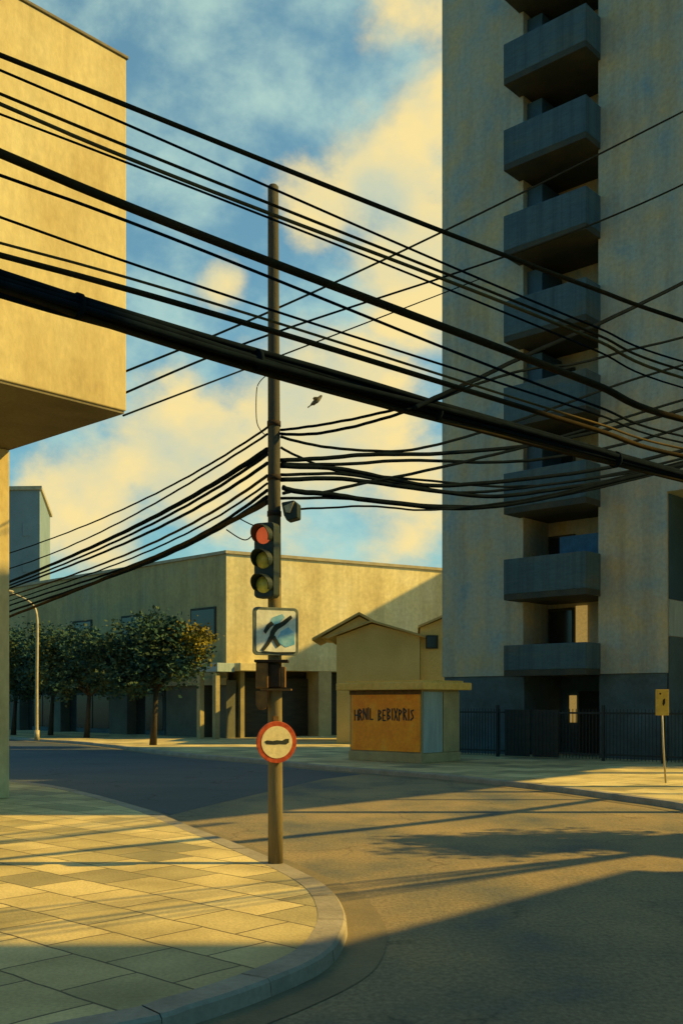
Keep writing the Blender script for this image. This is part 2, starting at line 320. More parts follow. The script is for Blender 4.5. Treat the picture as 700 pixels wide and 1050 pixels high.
def pavement(outline, closing, name, material, inward, kerb_w=.26, gutter_w=.34):
    """outline runs along the kerb; closing corners complete the sheet; inward is +1 when the pavement lies left of the outline"""
    n = len(outline); nor = []
    for i in range(n):
        d = (outline[min(i + 1, n - 1)] - outline[max(i - 1, 0)]); d.z = 0; d.normalize()
        nor.append(Vector((-d.y, d.x, 0)) * inward)
    inner = [p + q * kerb_w for p, q in zip(outline, nor)]
    mb = MB(); mb.poly([(p.x, p.y, PV) for p in inner] + [(p[0], p[1], PV) for p in closing])
    o = mb.build(name, material)
    kb = MB()
    prof = [(0.0, 0.001), (.012, PV - .02), (.035, PV + .004), (kerb_w, PV + .004), (kerb_w, PV - .03)]
    fine_, acc_ = [], 0.0
    for i in range(n - 1):
        seg_n = max(1, int((outline[i + 1] - outline[i]).length / .12)) if outline[i].length < 45 else 1
        for k in range(seg_n):
            f_ = k / seg_n; fine_.append((outline[i].lerp(outline[i + 1], f_), nor[i].lerp(nor[i + 1], f_)))
    prev, run, stone = None, 0.0, random.uniform(-.005, .005)
    for (p, q), (p2, q2) in zip(fine_, fine_[1:]):
        L_ = (p2 - p).length; run += L_
        joint = run > 1.0
        e = p.lerp(p2, max(0, 1 - .006 / L_)) if joint else p2
        ra, rb = [[kb.bm.verts.new((c.x + d_.x * (a + stone * .5), c.y + d_.y * (a + stone * .5), z + stone * (z > .05))) for a, z in prof] for c, d_ in ((p, q), (e, q2))]
        for k in range(len(prof) - 1): kb.bm.faces.new([ra[k], ra[k + 1], rb[k + 1], rb[k]])
        if joint: run, stone = 0.0, random.uniform(-.005, .005)
    k = kb.build(name.replace('pavement', 'kerb'), M['kerb'])
    gb = MB(); 
    rows = [[gb.bm.verts.new((p.x - q.x * a, p.y - q.y * a, .006)) for a in (0, gutter_w)] for p, q in zip(outline, nor)]
    for r0, r1 in zip(rows, rows[1:]): gb.bm.faces.new([r0[0], r0[1], r1[1], r1[0]])
    g = gb.build(name.replace('pavement', 'gutter'), M['gutter'])
    for x in (o, k, g): struct(x)
    if o.data.polygons[0].normal.z < 0: o.data.flip_normals()

near_px = [(0, 798), (70, 808), (150, 829), (200, 848), (250, 867), (300, 888), (338, 909), (355, 934), (352, 957), (331, 981), (270, 1008), (200, 1031), (130, 1049)]
near = [(-40, 60, 0), (-20, 38, 0)] + [tuple(ground(x, y, PV).xy) + (0,) for x, y in near_px] + [(-3.0, 4.9, 0), (-6.5, 3.6, 0), (-14, 1.6, 0), (-40, -4, 0)]
pavement(spline(near, 8), [(-60, -4), (-60, 60)], 'near_pavement', M['paving'], -1)
far_px = [(0, 757), (90, 764), (180, 775), (270, 783), (350, 791), (450, 799), (560, 811), (640, 822), (700, 831)]
farl = [(-60, 118, 0), (-36, 84, 0)] + [tuple(ground(x, y, 0).xy) + (0,) for x, y in far_px] + [(7.1, 15, 0), (7.0, 9, 0), (6.4, 4, 0), (5, -3, 0), (0, -10, 0), (-20, -24, 0)]
pavement(spline(farl, 6), [(-20, -38), (100, -38), (100, 150), (-60, 150)], 'far_pavement', M['far_paving'], 1)

# ------------------------------------------------------------------ left building with overhanging upper storeys
LC = Vector((-3.69, 17.6, 0))
fr = frame_of(LC, V, U)
lb = thing('corner_building', 'sunlit cream plaster building with windowless upper storeys overhanging the pavement', 'building', LC, RZ_V)
t = MB(fr); t.box(-16, 0, 7.0, 0, 13, 13.05); t.build('upper_wall', M['cream'], lb, .02)
t = MB(fr); t.box(-16.03, -.03, 13.05, .03, 13.03, 13.10); t.build('roof_edge', M['soffit'], lb, .01)
t = MB(fr); t.box(-15.97, .03, 6.955, -.03, 12.97, 6.998); t.build('soffit', M['soffit'], lb)
t = MB(fr); t.box(-15, 3.75, PV, -.06, 12.5, 6.953); t.build('lower_wall', M['cream'], lb, .02)
for k in range(3):
    t = MB(fr); t.box(-13.5 + 4 * k, 3.66, 1.1, -11.2 + 4 * k, 3.74, 3.0); f = t.build('window', M['cream_trim'], lb, .01)
    t = MB(fr); t.box(-13.4 + 4 * k, 3.63, 1.2, -11.3 + 4 * k, 3.658, 2.9); t.build('pane', M['dark_glass'], f)

# ------------------------------------------------------------------ tower
N0 = Vector((10.4, 32.8, 0))                      # where its lower right corner meets the street front
def sT(px): return hit(px, (N0.x, N0.y), (-UX, -UY))
s0 = sT(453)
TC = N0 + Vector((-UX, -UY, 0)) * s0
frT = frame_of(TC, -U, V)
W1 = -s0                                          # local x of the notch
xr0, xr1 = sT(536) - s0, sT(613) - s0             # the balcony recess
xb0, xb1 = sT(523) - s0 + .36, sT(621) - s0 - .2
TOP, DEP, XE = 42.0, 5.8, W1 + 9.6
tw = thing('apartment_tower', 'tall shaded grey apartment tower with a stack of dark balconies', 'building', TC, RZ_R)
t = MB(frT)
t.box(0, 0, 2.95, xr0, DEP, TOP); t.box(xr1, 0, 2.95, W1, DEP, 8.75); t.box(xr1, 0, 8.75, XE, DEP, TOP); t.box(xr0, 1.7, 2.95, xr1, DEP, TOP)
t.build('wall', M['tower'], tw)
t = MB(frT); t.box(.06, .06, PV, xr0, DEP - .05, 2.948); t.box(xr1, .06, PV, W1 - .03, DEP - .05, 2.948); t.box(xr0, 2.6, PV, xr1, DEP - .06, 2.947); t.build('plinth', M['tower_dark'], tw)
t = MB(frT); t.box(-.1, -.1, TOP, XE + .1, DEP + .1, TOP + .25); t.build('roof', M['cream_trim'], tw)
t = MB(frT); t.box(xr0 + .8, 2.5, PV, xr0 + 1.8, 2.598, 2.4); d = t.build('door', M['door_dark'], tw)
t = MB(frT); t.box(xr0 + 1.65, 2.46, 1.1, xr0 + 1.7, 2.499, 1.2); t.build('handle', M['steel'], d)
t = MB(frT); t.box(xr0 + .38, 2.55, 1.25, xr0 + .66, 2.598, 2.25); t.build('window', M['lit_pane'], tw, label='dim yellow lit window beside the entrance door')
PITCH = 3.0
for k in range(13):
    zt = 3.98 + PITCH * k                         # top of this floor's parapet
    zb = zt - 1.42 + (.35 if k == 0 else 0)
    t = MB(frT); th = .14
    t.box(xb0, -1.0, zb + .2, xb1, -1.0 + th, zt); t.box(xb0, -1.0 + th, zb + .2, xb0 + th, -.003, zt); t.box(xb1 - th, -1.0 + th, zb + .2, xb1, -.003, zt)
    p = t.build('balcony', M['balcony'], tw, .02)
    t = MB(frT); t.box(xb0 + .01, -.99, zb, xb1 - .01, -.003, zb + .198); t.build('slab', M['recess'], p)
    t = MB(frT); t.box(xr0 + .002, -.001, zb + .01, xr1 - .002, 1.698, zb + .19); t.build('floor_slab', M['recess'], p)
    zf = zb + .2
    # glazed opening at the back of the recess
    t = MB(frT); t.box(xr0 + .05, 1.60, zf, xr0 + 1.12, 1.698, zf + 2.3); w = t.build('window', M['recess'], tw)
    t = MB(frT); t.box(xr0 + .12, 1.56, zf + .05, xr0 + 1.05, 1.597, zf + 2.2); t.build('pane', M['dark_glass'], w)
    if k > 1:
        t = MB(frT); t.box(xr0 + .02, .25, zf, xr0 + .62, 1.597, zf + 2.6); t.build('side_panel', M['blue_panel'], tw)
    if k == 0:
        t = MB(frT); t.box(xr0 + 1.17, 1.62, zf + .5, xr0 + 1.6, 1.697, zf + 2.35); t.build('lit_window', M['lit_pane'], tw, label='narrow window lit warm yellow')
    if k == 1:
        t = MB(frT); t.box(xr1 - 1.65, .30, zf + .85, xr1 - .06, .36, zf + 2.0); t.build('blue_screen', M['blue_cloth'], tw, label='blue cloth screen hung in a balcony opening')
# set-back infill under the overhang
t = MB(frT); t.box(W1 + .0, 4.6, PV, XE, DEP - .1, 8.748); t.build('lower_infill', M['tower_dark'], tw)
t = MB(frT); t.box(W1 + .05, 4.5, 5.3, XE - .1, 4.598, 8.70); f = t.build('window_band', M['blue_glass'], tw)
t = MB(frT)
for k in range(1, 6): t.box(W1 + .05 + 1.55 * k, 4.44, 5.3, W1 + .13 + 1.55 * k, 4.498, 8.70)
t.build('mullion', M['blue_panel'], f)
t = MB(frT); t.box(W1 + .05, 4.4, 4.15, XE - .1, 4.598, 5.28); t.build('spandrel', M['kiosk_blue'], tw)
t = MB(frT); t.box(W1 + .003, .12, 5.32, W1 + .045, 4.38, 8.70); t.build('side_glazing', M['blue_panel'], tw)
t = MB(frT); t.box(W1 + .003, .10, 4.13, W1 + .06, 4.38, 5.30); t.build('side_spandrel', M['kiosk_blue'], tw)
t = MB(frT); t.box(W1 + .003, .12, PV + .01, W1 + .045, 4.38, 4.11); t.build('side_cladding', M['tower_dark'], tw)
t = MB(frT)
for k in range(3): t.prism([(W1 + 2.9 + 3 * k + .22 * math.cos(a * math.pi / 6), .6 + .22 * math.sin(a * math.pi / 6)) for a in range(12)], PV, 8.748)
t.build('column', M['tower_dark'], tw)

# ------------------------------------------------------------------ background building on the corner
K = Vector((-6.0, 53.4, 0)); Lp = Vector((-22.5, 69.8, 0)); Rp = Vector((6.05, 60.5, 0))
da = (Lp - K).normalized(); db = (Rp - K).normalized()
La = (Lp - K).length * 1.6; Lb = (Rp - K).length * 1.25
na = Vector((-da.y, da.x, 0)); na = na if na.y < 0 else -na      # outward normals
nb = Vector((-db.y, db.x, 0)); nb = nb if nb.y < 0 else -nb
shop = thing('corner_store', 'long two storey ochre building with one sunlit facade behind the traffic light pole', 'building', K)
def pl(p): return (p.x, p.y)
backs = [K + db * Lb + Vector((2, 14, 0)), K + da * La + Vector((14, 14, 0))]
ZT, ZL = 9.75, 3.15
# side wall plaster coloured darker and more olive than the street facade
pin = K - (na + nb) * .35
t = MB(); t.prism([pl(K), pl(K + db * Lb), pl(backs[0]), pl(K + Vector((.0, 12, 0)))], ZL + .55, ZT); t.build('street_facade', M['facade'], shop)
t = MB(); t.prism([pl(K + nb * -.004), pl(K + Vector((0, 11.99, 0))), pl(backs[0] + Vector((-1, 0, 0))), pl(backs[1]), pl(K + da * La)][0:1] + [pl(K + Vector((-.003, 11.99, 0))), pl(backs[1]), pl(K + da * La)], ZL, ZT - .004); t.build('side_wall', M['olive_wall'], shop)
t = MB()
for (A, D, n, Ln) in ((K, da, na, La), (K, db, nb, Lb)):
    e = frame_of(A, D, -n); t.fr = e; t.box(-.1, -.1, ZT + .002, Ln, .3, ZT + .16)
t.build('coping', M['cream_trim'], shop)
fa = frame_of(K, da, -na); fb = frame_of(K, db, -nb)
def sa(px): return hit(px, (K.x, K.y), (da.x, da.y))
def sb(px): return hit(px, (K.x, K.y), (db.x, db.y))
# recessed ground floors
t = MB(fa); t.box(.8, .7, PV, La - .2, 1.2, ZL - .002); t.build('shop_back_wall', M['door_dark'], shop)
for a, b in ((232, 222), (209, 170), (130, 112), (62, 52), (20, -10)):
    t = MB(fa); t.box(max(.02, sa(a)), .02, PV, sa(b), .68, ZL - .003); t.build('pier', M['shop_pier'], shop)
t = MB(fa); t.box(.0, -.16, ZL - .25, La - .3, -.004, ZL + .12); t.build('lintel', M['kiosk_grey'], shop)
for a, b in ((205, 180), (160, 140), (105, 70), (48, 25)):
    t = MB(fa); t.box(sa(a), .60, PV, sa(b), .698, 2.6); f = t.build('shop_door', M['tower_dark'], shop)
    t = MB(fa); m_ = (sa(a) + sa(b)) / 2; t.box(sa(a) + .12, .55, .4, m_ - .06, .598, 2.45); t.box(m_ + .06, .55, .4, sa(b) - .12, .598, 2.45); t.build('pane', M['dark_glass'], f)
for a, b in ((222, 196), (150, 125), (95, 75)):
    t = MB(fa); t.box(sa(a), -.05, 5.2, sa(b), -.003, 7.05); f = t.build('window', M['recess'], shop)
    t = MB(fa); t.box(sa(a) + .12, -.07, 5.32, sa(b) - .12, -.052, 6.93); t.build('pane', M['dark_glass'], f)
t = MB(fb); t.box(.4, 1.5, PV, Lb - .2, 2.0, ZL + .546); t.build('loading_back_wall', M['door_dark'], shop)
for a, b in ((247, 251), (327, 340), (400, 420)):
    t = MB(fb); t.box(sb(a), .03, PV, sb(b), 1.48, ZL + .547); t.build('gate_pier', M['kiosk_grey'], shop)
t = MB(fb)
for a, b in ((252, 286), (289, 326)): t.box(sb(a), 1.2, PV, sb(b), 1.3, 3.3)
t.build('roller_shutter', M['door_dark'], shop)
# entrance canopy wrapping the corner
t = MB(fa); t.box(-.9, -1.3, 3.55, 1.1, -.17, 4.0); t.build('canopy', M['kiosk_blue'], shop, .02)
t = MB(fb); t.box(.25, -1.2, 3.62, 2.0, -.05, 4.02); t.build('canopy', M['facade'], shop, .02)
for q in ((.75, -1.1), (-.55, -1.1)):
    t = MB(fa); t.box(q[0] - .14, q[1] - .14, PV, q[0] + .14, q[1] + .14, 3.548); t.build('canopy_post', M['kiosk_grey'], shop, .02)

# ------------------------------------------------------------------ little gabled house beside the tower
HB = at(345, 720, 46.0); HB.z = 0
hs = thing('gabled_house', 'low ochre house with two shallow gables between the facade and the tower', 'house', HB, R(-4))
frH = rot_frame(HB, R(-4)); px1 = 46.0 / F
t = MB(frH); w = 85 * px1
t.slab([(0, PV), (w, PV), (w, 4.95), (.42 * w, 5.52), (0, 4.95)], 0, 6.0); t.build('wall', M['house'], hs)
t = MB(frH)
for (a, b) in (((-.40, 4.85), (.42 * w, 5.58)), ((w + .25, 4.87), (.42 * w, 5.58))):
    t.slab([a, b, (b[0], b[1] + .09), (a[0], a[1] + .09)], -.3, 6.2)
t.build('roof', M['roof_tile'], hs)
t = MB(frH); t.slab([(-1.0, 5.1), (.85, 6.12), (2.7, 5.1)], 3.2, 7.5); t.build('rear_gable', M['house'], hs)
t = MB(frH)
for (a, b) in (((-1.4, 4.95), (.85, 6.19)), ((3.1, 4.95), (.85, 6.19))): t.slab([a, b, (b[0], b[1] + .12), (a[0], a[1] + .12)], 2.95, 7.6)
t.build('rear_roof', M['roof_tile'], hs)
x2 = w + .02
t = MB(frH); t.slab([(x2, PV), (x2 + 2.6, PV), (x2 + 2.6, 5.3), (x2 + 1.0, 5.75), (x2, 5.35)], .25, 5.5); t.build('wing_wall', M['house'], hs)
t = MB(frH)
for (a, b) in (((x2 - .1, 5.33), (x2 + 1.0, 5.8)), ((x2 + 2.8, 5.2), (x2 + 1.0, 5.8))): t.slab([a, b, (b[0], b[1] + .1), (a[0], a[1] + .1)], .05, 5.7)
t.build('wing_roof', M['roof_tile'], hs)
wx = (436 - 345) * px1
t = MB(frH); t.box(wx, .17, 4.4, wx + .55, .247, 5.0); f = t.build('window', M['door_dark'], hs)
t = MB(frH); t.box(wx + .05, .14, 4.45, wx + .5, .168, 4.95); t.build('pane', M['dark_glass'], f)

# ------------------------------------------------------------------ far blue-grey block
FY = 96.0
a = at(0, 497, FY); b = at(41, 503, FY)
fb_ = thing('apartment_block', 'distant blue grey flat roofed block rising behind the trees', 'building', (a.x, FY, 0))
t = MB(); t.prism([(a.x - 6, FY + .6), (b.x, FY), (b.x - .0, FY + .3), (b.x - 3.0, FY + 14), (a.x - 10, FY + 14)], 0, 21.9); t.build('wall', M['far_blue'], fb_)
t = MB(); t.prism([(a.x - 6.1, FY + .45), (b.x + .25, FY - .2), (b.x - 2.8, FY + 14.2), (a.x - 10, FY + 14.2)], 21.902, 22.25); t.build('roof', M['cream_trim'], fb_)
for k in range(5):
    for q in range(2):
        x = b.x - 1.6 - 1.7 * q
        t = MB(); t.box(x, FY + .0 + .09 * (b.x - x) - .12, 4 + 3.4 * k, x + .8, FY + .10 * (b.x - x) + .03, 5.2 + 3.4 * k); t.build('window', M['far_blue'], fb_)

# ------------------------------------------------------------------ unseen blocks added out of view, shaped to throw the big shadows
def block(name, label, corner, ex_len, ey_len, z0, z1, m, ex=-U, ey=V, rows=None, extra=None):
    b = thing(name, label, 'building', (corner[0], corner[1], 0), math.atan2(ex.y, ex.x))
    f = frame_of((corner[0], corner[1], 0), ex, ey)
    t = MB(f); t.box(0, 0, z0, ex_len, ey_len, z1); t.build('wall', m, b, .02)
    t = MB(f); t.box(-.06, -.06, z1 + .002, ex_len + .06, ey_len + .06, z1 + .15); t.build('roof', M['cream_trim'], b)
    nz_ = max(1, int((z1 - z0) / 3.1)); ny = max(1, int(ey_len / 3.0))
    for i in range(nz_):
        for j in range(ny):
            y = ey_len * (j + .5) / ny; zc = z0 + (z1 - z0) * (i + .45) / nz_
            t = MB(f); t.box(-.05, y - .6, zc - .6, -.003, y + .6, zc + .7); w_ = t.build('window', M['cream_trim'], b)
            t = MB(f); t.box(-.07, y - .52, zc - .52, -.052, y + .52, zc + .62); t.build('pane', M['dark_glass'], w_)
    return b, f
# A: unseen tall block (rear) and lower neighbour, shaped for the foreground shadow
block('tall_shadow_block', 'unseen tall block right of the camera, shaped to cast the foreground shadow', Vector((17.5, 8.0)) - V.xy * 14, 10, 14, PV, 25, M['office'])
block('low_shadow_block', 'unseen low block right of the camera, shaped to cast the slanting shadow edge', Vector((13.6, 12.1)) - V.xy * 9, 4.9, 9, PV, 7.0, M['brick_red'])
block('shadow_cabin', 'unseen small gatehouse standing right of the frame by the kerb', Vector((11.6, 13.9)), 1.7, 2.2, PV, 5.5, M['office'])  # unseen cabin added to darken the road at right
# B: unseen slab on columns, shaped to shade the side street
bb, bf = block('raised_shadow_block', 'unseen slender block on round columns, added right of the frame for its shadow', Vector((10.2, 17.0)) + U.xy * 2.6, 2.6, 14.0, 9.0, 15.6, M['office'])
for y in (1.0, 6.7, 12.5):
    t = MB(bf); t.prism([(1.3 + .16 * math.cos(q * math.pi / 8), y + .16 * math.sin(q * math.pi / 8)) for q in range(16)], PV, 8.998); t.build('column', M['office'], bb)
# D: unseen block added behind the tower to shadow the corner store
dd = thing('rear_shadow_block', 'unseen block added behind the apartment tower to cast shadow', 'building', (16, 56.3, 0))
t = MB(); t.prism([(15.7, 55.2), (24, 53.5), (27, 72), (20, 72)], PV, 17.2); t.build('wall', M['office'], dd)
t = MB(); t.prism([(15.6, 55.1), (24.1, 53.4), (27.1, 72.1), (19.9, 72.1)], 17.202, 17.4); t.build('roof', M['cream_trim'], dd)

# ------------------------------------------------------------------ kiosk
KC = ground(432, 783, PV); KC.z = PV
kx = -hit(357, (KC.x, KC.y), (UX, UY)); ky = hit(472, (KC.x, KC.y), (VX, VY))
frK = (KC, -U, V, Z)
ks = thing('news_kiosk', 'orange street kiosk with pale roof slab and dark lettering on the far pavement', 'kiosk', KC, RZ_R)
t = MB(frK); t.box(kx, 0, 0, 0, ky, .30); t.build('base', M['kiosk_grey'], ks, .02)
t = MB(frK); t.box(kx + .04, .04, .301, -.04, ky - .04, 2.26); t.build('wall', M['kiosk_grey'], ks)
t = MB(frK); t.box(kx + .12, -.0, .34, -.07, .037, 2.12); t.build('front_panel', M['orange'], ks, .01)
t = MB(frK); t.box(kx + .05, -.005, 2.122, -.03, .036, 2.25); t.build('header', M['rust'], ks)
t = MB(frK); t.box(-.037, .10, .32, .0, 1.05, 2.2); p = t.build('shutter', M['kiosk_blue'], ks)
t = MB(frK)
for i in range(14): t.box(.001, .14, .40 + .125 * i, .014, 1.01, .43 + .125 * i)
t.build('slat', M['kiosk_blue'], p)
t = MB(frK); t.box(-.037, 1.12, .32, -.006, ky - .06, 2.2); t.build('side_panel', M['kiosk_grey'], ks)
t = MB(frK); t.box(kx - .28, -.30, 2.262, .30, ky + .2, 2.50); t.build('roof', M['kiosk_roof'], ks, .03)
t = MB(frK); t.box(kx - .05, -.08, 2.502, .1, ky, 2.56); t.build('roof_top', M['kiosk_roof'], ks)
# lettering: tight strokes of dark paint, as unreadable as in the picture
def glyph(t, ch, x, z, wd, ht, y0, y1):
    th = .044
    G = {'I': [((.5, 0), (.5, 1))], 'H': [((.1, 0), (.1, 1)), ((.9, 0), (.9, 1)), ((.1, .5), (.9, .5))], 'N': [((.1, 0), (.1, 1)), ((.1, 1), (.9, 0)), ((.9, 0), (.9, 1))],
         'L': [((.15, 0), (.15, 1)), ((.15, .04), (.9, .04))], 'E': [((.15, 0), (.15, 1)), ((.15, .96), (.85, .96)), ((.15, .5), (.7, .5)), ((.15, .04), (.85, .04))],
         'B': [((.15, 0), (.15, 1)), ((.15, .96), (.8, .8)), ((.8, .8), (.2, .5)), ((.2, .5), (.85, .25)), ((.85, .25), (.15, .04))],
         'X': [((.1, 0), (.9, 1)), ((.1, 1), (.9, 0))], 'P': [((.15, 0), (.15, 1)), ((.15, .96), (.85, .8)), ((.85, .8), (.2, .5))], 'S': [((.85, .9), (.2, .8)), ((.2, .8), (.8, .3)), ((.8, .3), (.1, .08))],
         'C': [((.85, .9), (.2, .75)), ((.2, .75), (.2, .25)), ((.2, .25), (.85, .08))], 'A': [((.05, 0), (.5, 1)), ((.5, 1), (.95, 0)), ((.25, .4), (.75, .4))], 'R': [((.15, 0), (.15, 1)), ((.15, .96), (.85, .75)), ((.85, .75), (.2, .5)), ((.3, .5), (.9, 0))]}
    for n_, (a_, b_) in enumerate(G[ch]):
        ax, az, bx, bz = x + a_[0] * wd, z + a_[1] * ht, x + b_[0] * wd, z + b_[1] * ht
        dx, dz = bx - ax, bz - az; l = math.hypot(dx, dz); ox, oz = -dz / l * th / 2, dx / l * th / 2
        e = .0015 * n_
        t.slab([(ax + ox, az + oz), (bx + ox, bz + oz), (bx - ox, bz - oz), (ax - ox, az - oz)], y0 - e, y1)
t = MB(frK)
x = kx + .27
for ch in 'HRNIL BEBIXPRIS':
    if ch == ' ':
        t.build('lettering', M['sign_black'], ks); t = MB(frK); x += .16; continue
    wd = .075 if ch == 'I' else .165
    glyph(t, ch, x, 1.30 + random.uniform(-.02, .02), wd, random.uniform(.34, .40), -.012, .002); x += wd + .020
t.build('lettering', M['sign_black'], ks)

# ------------------------------------------------------------------ fence in front of the tower
FO = TC - V * 1.5
frF = frame_of(FO, -U, V)
fn = thing('metal_fence', 'dark metal railing fence along the foot of the tower', 'fence', FO, RZ_R)
xg0, xg1 = xr0 + .2, xr1 - .6
for a, b in ((-.5, xg0), (xg1, W1 + 9)):
    t = MB(frF); t.box(a, -.02, .3, b, .02, .36); t.box(a, -.02, 1.62, b, .02, 1.68)
    n = int((b - a) / .12)
    for i in range(n): t.box(a + .12 * i, -.009, PV + .05, a + .12 * i + .018, .009, 1.78)
    t.build('railing', M['fence'], fn)
x = -.5
while x < W1 + 9:
    if not (xg0 + .1 < x < xg1 - .1):
        t = MB(frF); t.box(x - .04, -.045, PV, x + .04, .045, 1.9); t.build('post', M['fence'], fn)
    x += 2.0
for a, b in ((xg0, (xg0 + xg1) / 2 - .02), ((xg0 + xg1) / 2 + .02, xg1)):
    t = MB(frF); t.box(a + .03, -.03, PV + .05, b - .03, .0, 1.75); p = t.build('gate', M['door_dark'], fn)
    t = MB(frF)
    for i in range(6): t.box(a + .1 + (b - a - .2) * i / 6, -.045, PV + .1, a + .14 + (b - a - .2) * i / 6, -.031, 1.72)
    t.build('bar', M['fence'], p)

# ------------------------------------------------------------------ trees
def make_tree(base, lobes, h_fork, n_leaf, label, lit_lobes=(), k_=1.0, group='street trees in front of the shaded shopfronts'):
    lobes = [(a * k_ * 1.1, b_ * k_, (c_ * .80 + .1) * (1 + (k_ - 1) * .35), d_ * k_) for a, b_, c_, d_ in lobes]
    tr = thing('street_tree', label, 'tree', (base.x, base.y, PV), 0, group)
    t = MB(); b = Vector((base.x, base.y, PV)); rnd = random.Random(int(base.x * 100))
    fork = b + Vector((.15, 0, h_fork))
    t.tube([b, b + Vector((.06, .03, h_fork * .5)), fork], [.17, .12, .10], 9)
    for (cx, cy, cz, r_) in lobes:
        c = b + Vector((cx, cy, cz)); mid = (fork + c) / 2 + Vector((rnd.uniform(-.2, .2), rnd.uniform(-.2, .2), .1))
        t.tube([fork - Vector((0, 0, .1)), mid, c], [.075, .05, .02], 7)
        for k in range(3):
            e = c + Vector((rnd.uniform(-1, 1), rnd.uniform(-1, 1), rnd.uniform(-.3, .9))) * r_ * .8
            t.tube([mid, (mid + e) / 2 + Vector((0, 0, .08)), e], [.03, .02, .008], 5)
    t.build('trunk', M['trunk'], tr)
    for nm, mt, which in (('crown', M['leaf_dark'], [i for i in range(len(lobes)) if i not in lit_lobes]), ('sunlit_foliage', M['leaf_sunlit'], list(lit_lobes))):
        if not which: continue
        t = MB()
        for i in which:
            cx, cy, cz, r_ = lobes[i]; c = b + Vector((cx, cy, cz))
            for cl in range(max(6, int(46 * r_))):
                d = Vector((rnd.gauss(0, 1), rnd.gauss(0, 1), rnd.gauss(0, .8))).normalized() * r_ * rnd.uniform(.35, 1.05)
                cc = c + d; cr_ = rnd.uniform(.3, .6) * min(1, r_)
                for q in range(n_leaf):
                    p = cc + Vector((rnd.gauss(0, 1), rnd.gauss(0, 1), rnd.gauss(0, .75))) * cr_ * .55
                    s_ = rnd.uniform(.05, .13); a_ = Vector((rnd.gauss(0, 1), rnd.gauss(0, 1), rnd.gauss(0, .6))).normalized(); bq = a_.cross(Vector((rnd.gauss(0, 1), rnd.gauss(0, 1), rnd.gauss(0, 1)))).normalized()
                    vs_ = [t.bm.verts.new(p + a_ * s_ * u_ + bq * s_ * .6 * v_) for u_, v_ in ((-1, 0), (0, -1), (1, 0), (0, 1))]
                    t.bm.faces.new(vs_)
        o = t.build(nm, mt, tr)
        if nm != 'crown': o['label'] = 'foliage coloured yellow as if sunlit on the right of the crown'
g1 = ground(157, 764, PV); g2 = ground(89, 756.5, PV); g3 = ground(52, 754, PV); g4 = ground(14, 753.5, PV)
make_tree(g1, [(-1.0, 0, 3.7, 1.05), (.1, .2, 4.4, 1.15), (-.3, -.3, 5.2, .95), (.9, 0, 3.9, .8), (-1.6, .2, 4.6, .8), (.5, .3, 5.4, .7), (1.15, .1, 4.9, .75), (-.6, -.2, 3.2, .7)], 2.5, 34, 'round crowned street tree nearest the lit corner with right side leaves coloured as sunlit', lit_lobes=(6,), k_=1.3)
make_tree(g2, [(-.9, 0, 3.6, 1.0), (.4, .2, 4.1, 1.1), (-.2, -.3, 4.9, .9), (1.0, 0, 3.5, .8), (-1.2, .2, 4.6, .7), (.6, .1, 3.1, .6)], 2.3, 34, 'middle street tree with dense dark crown between the lamp and the forked tree', k_=1.55)
make_tree(g3, [(-.8, 0, 3.5, 1.0), (.3, .2, 4.2, 1.1), (-.4, -.2, 5.0, .95), (.7, .1, 5.0, .7), (.9, .1, 3.6, .7), (-1.2, .1, 4.5, .8)], 2.3, 34, 'dark street tree directly behind the street lamp', k_=1.55)
make_tree(g4, [(-.8, 0, 3.9, 1.1), (.4, .2, 4.4, 1.1), (-.3, -.2, 5.1, .9), (.9, .1, 3.7, .9), (.2, 0, 3.2, .8)], 2.3, 34, 'leftmost street tree beside the cream pillar wall', k_=1.55)

make_tree(Vector((9.4, 14.5, 0)), [(-.9, 0, 4.6, .9), (.1, .3, 5.0, 1.0), (-.2, -.4, 5.9, .8), (.8, .1, 4.7, .8), (-1.4, .2, 5.2, .6), (.2, .1, 4.0, .6)], 2.6, 30, 'unseen broad tree added for its shadow, right of the frame by the gatehouse', group=None)  # unseen tree added to give the road shadow a soft edge

# ------------------------------------------------------------------ street lamp
SL = ground(38, 759.2, PV)
sl = thing('street_lamp', 'tall pale curved arm street lamp in front of the street trees', 'street lamp', (SL.x, SL.y, PV))
yl = SL.y
top = [at(38, 759.2, yl), at(38, 700, yl), at(38.5, 650, yl), at(38, 632, yl), at(35, 622, yl), at(27, 615, yl), at(14, 609, yl), at(8, 607, yl)]
t = MB(); t.tube(spline(top, 6), [.085 - .04 * i / 42 for i in range(43)], 9); t.build('post', M['steel'], sl)
e = at(6, 606.5, yl)
t = MB(); t.ball((e.x, e.y, e.z), .42, .16, .09); t.build('lamp_head', M['steel'], sl)
t = MB(); t.ball((e.x - .05, e.y, e.z - .06), .25, .11, .06); t.build('lens', M['sign_white'], sl)
t = MB(); t.tube([(SL.x, SL.y, PV), (SL.x, SL.y, PV + .5)], .13, 10); t.build('base_sleeve', M['steel'], sl)

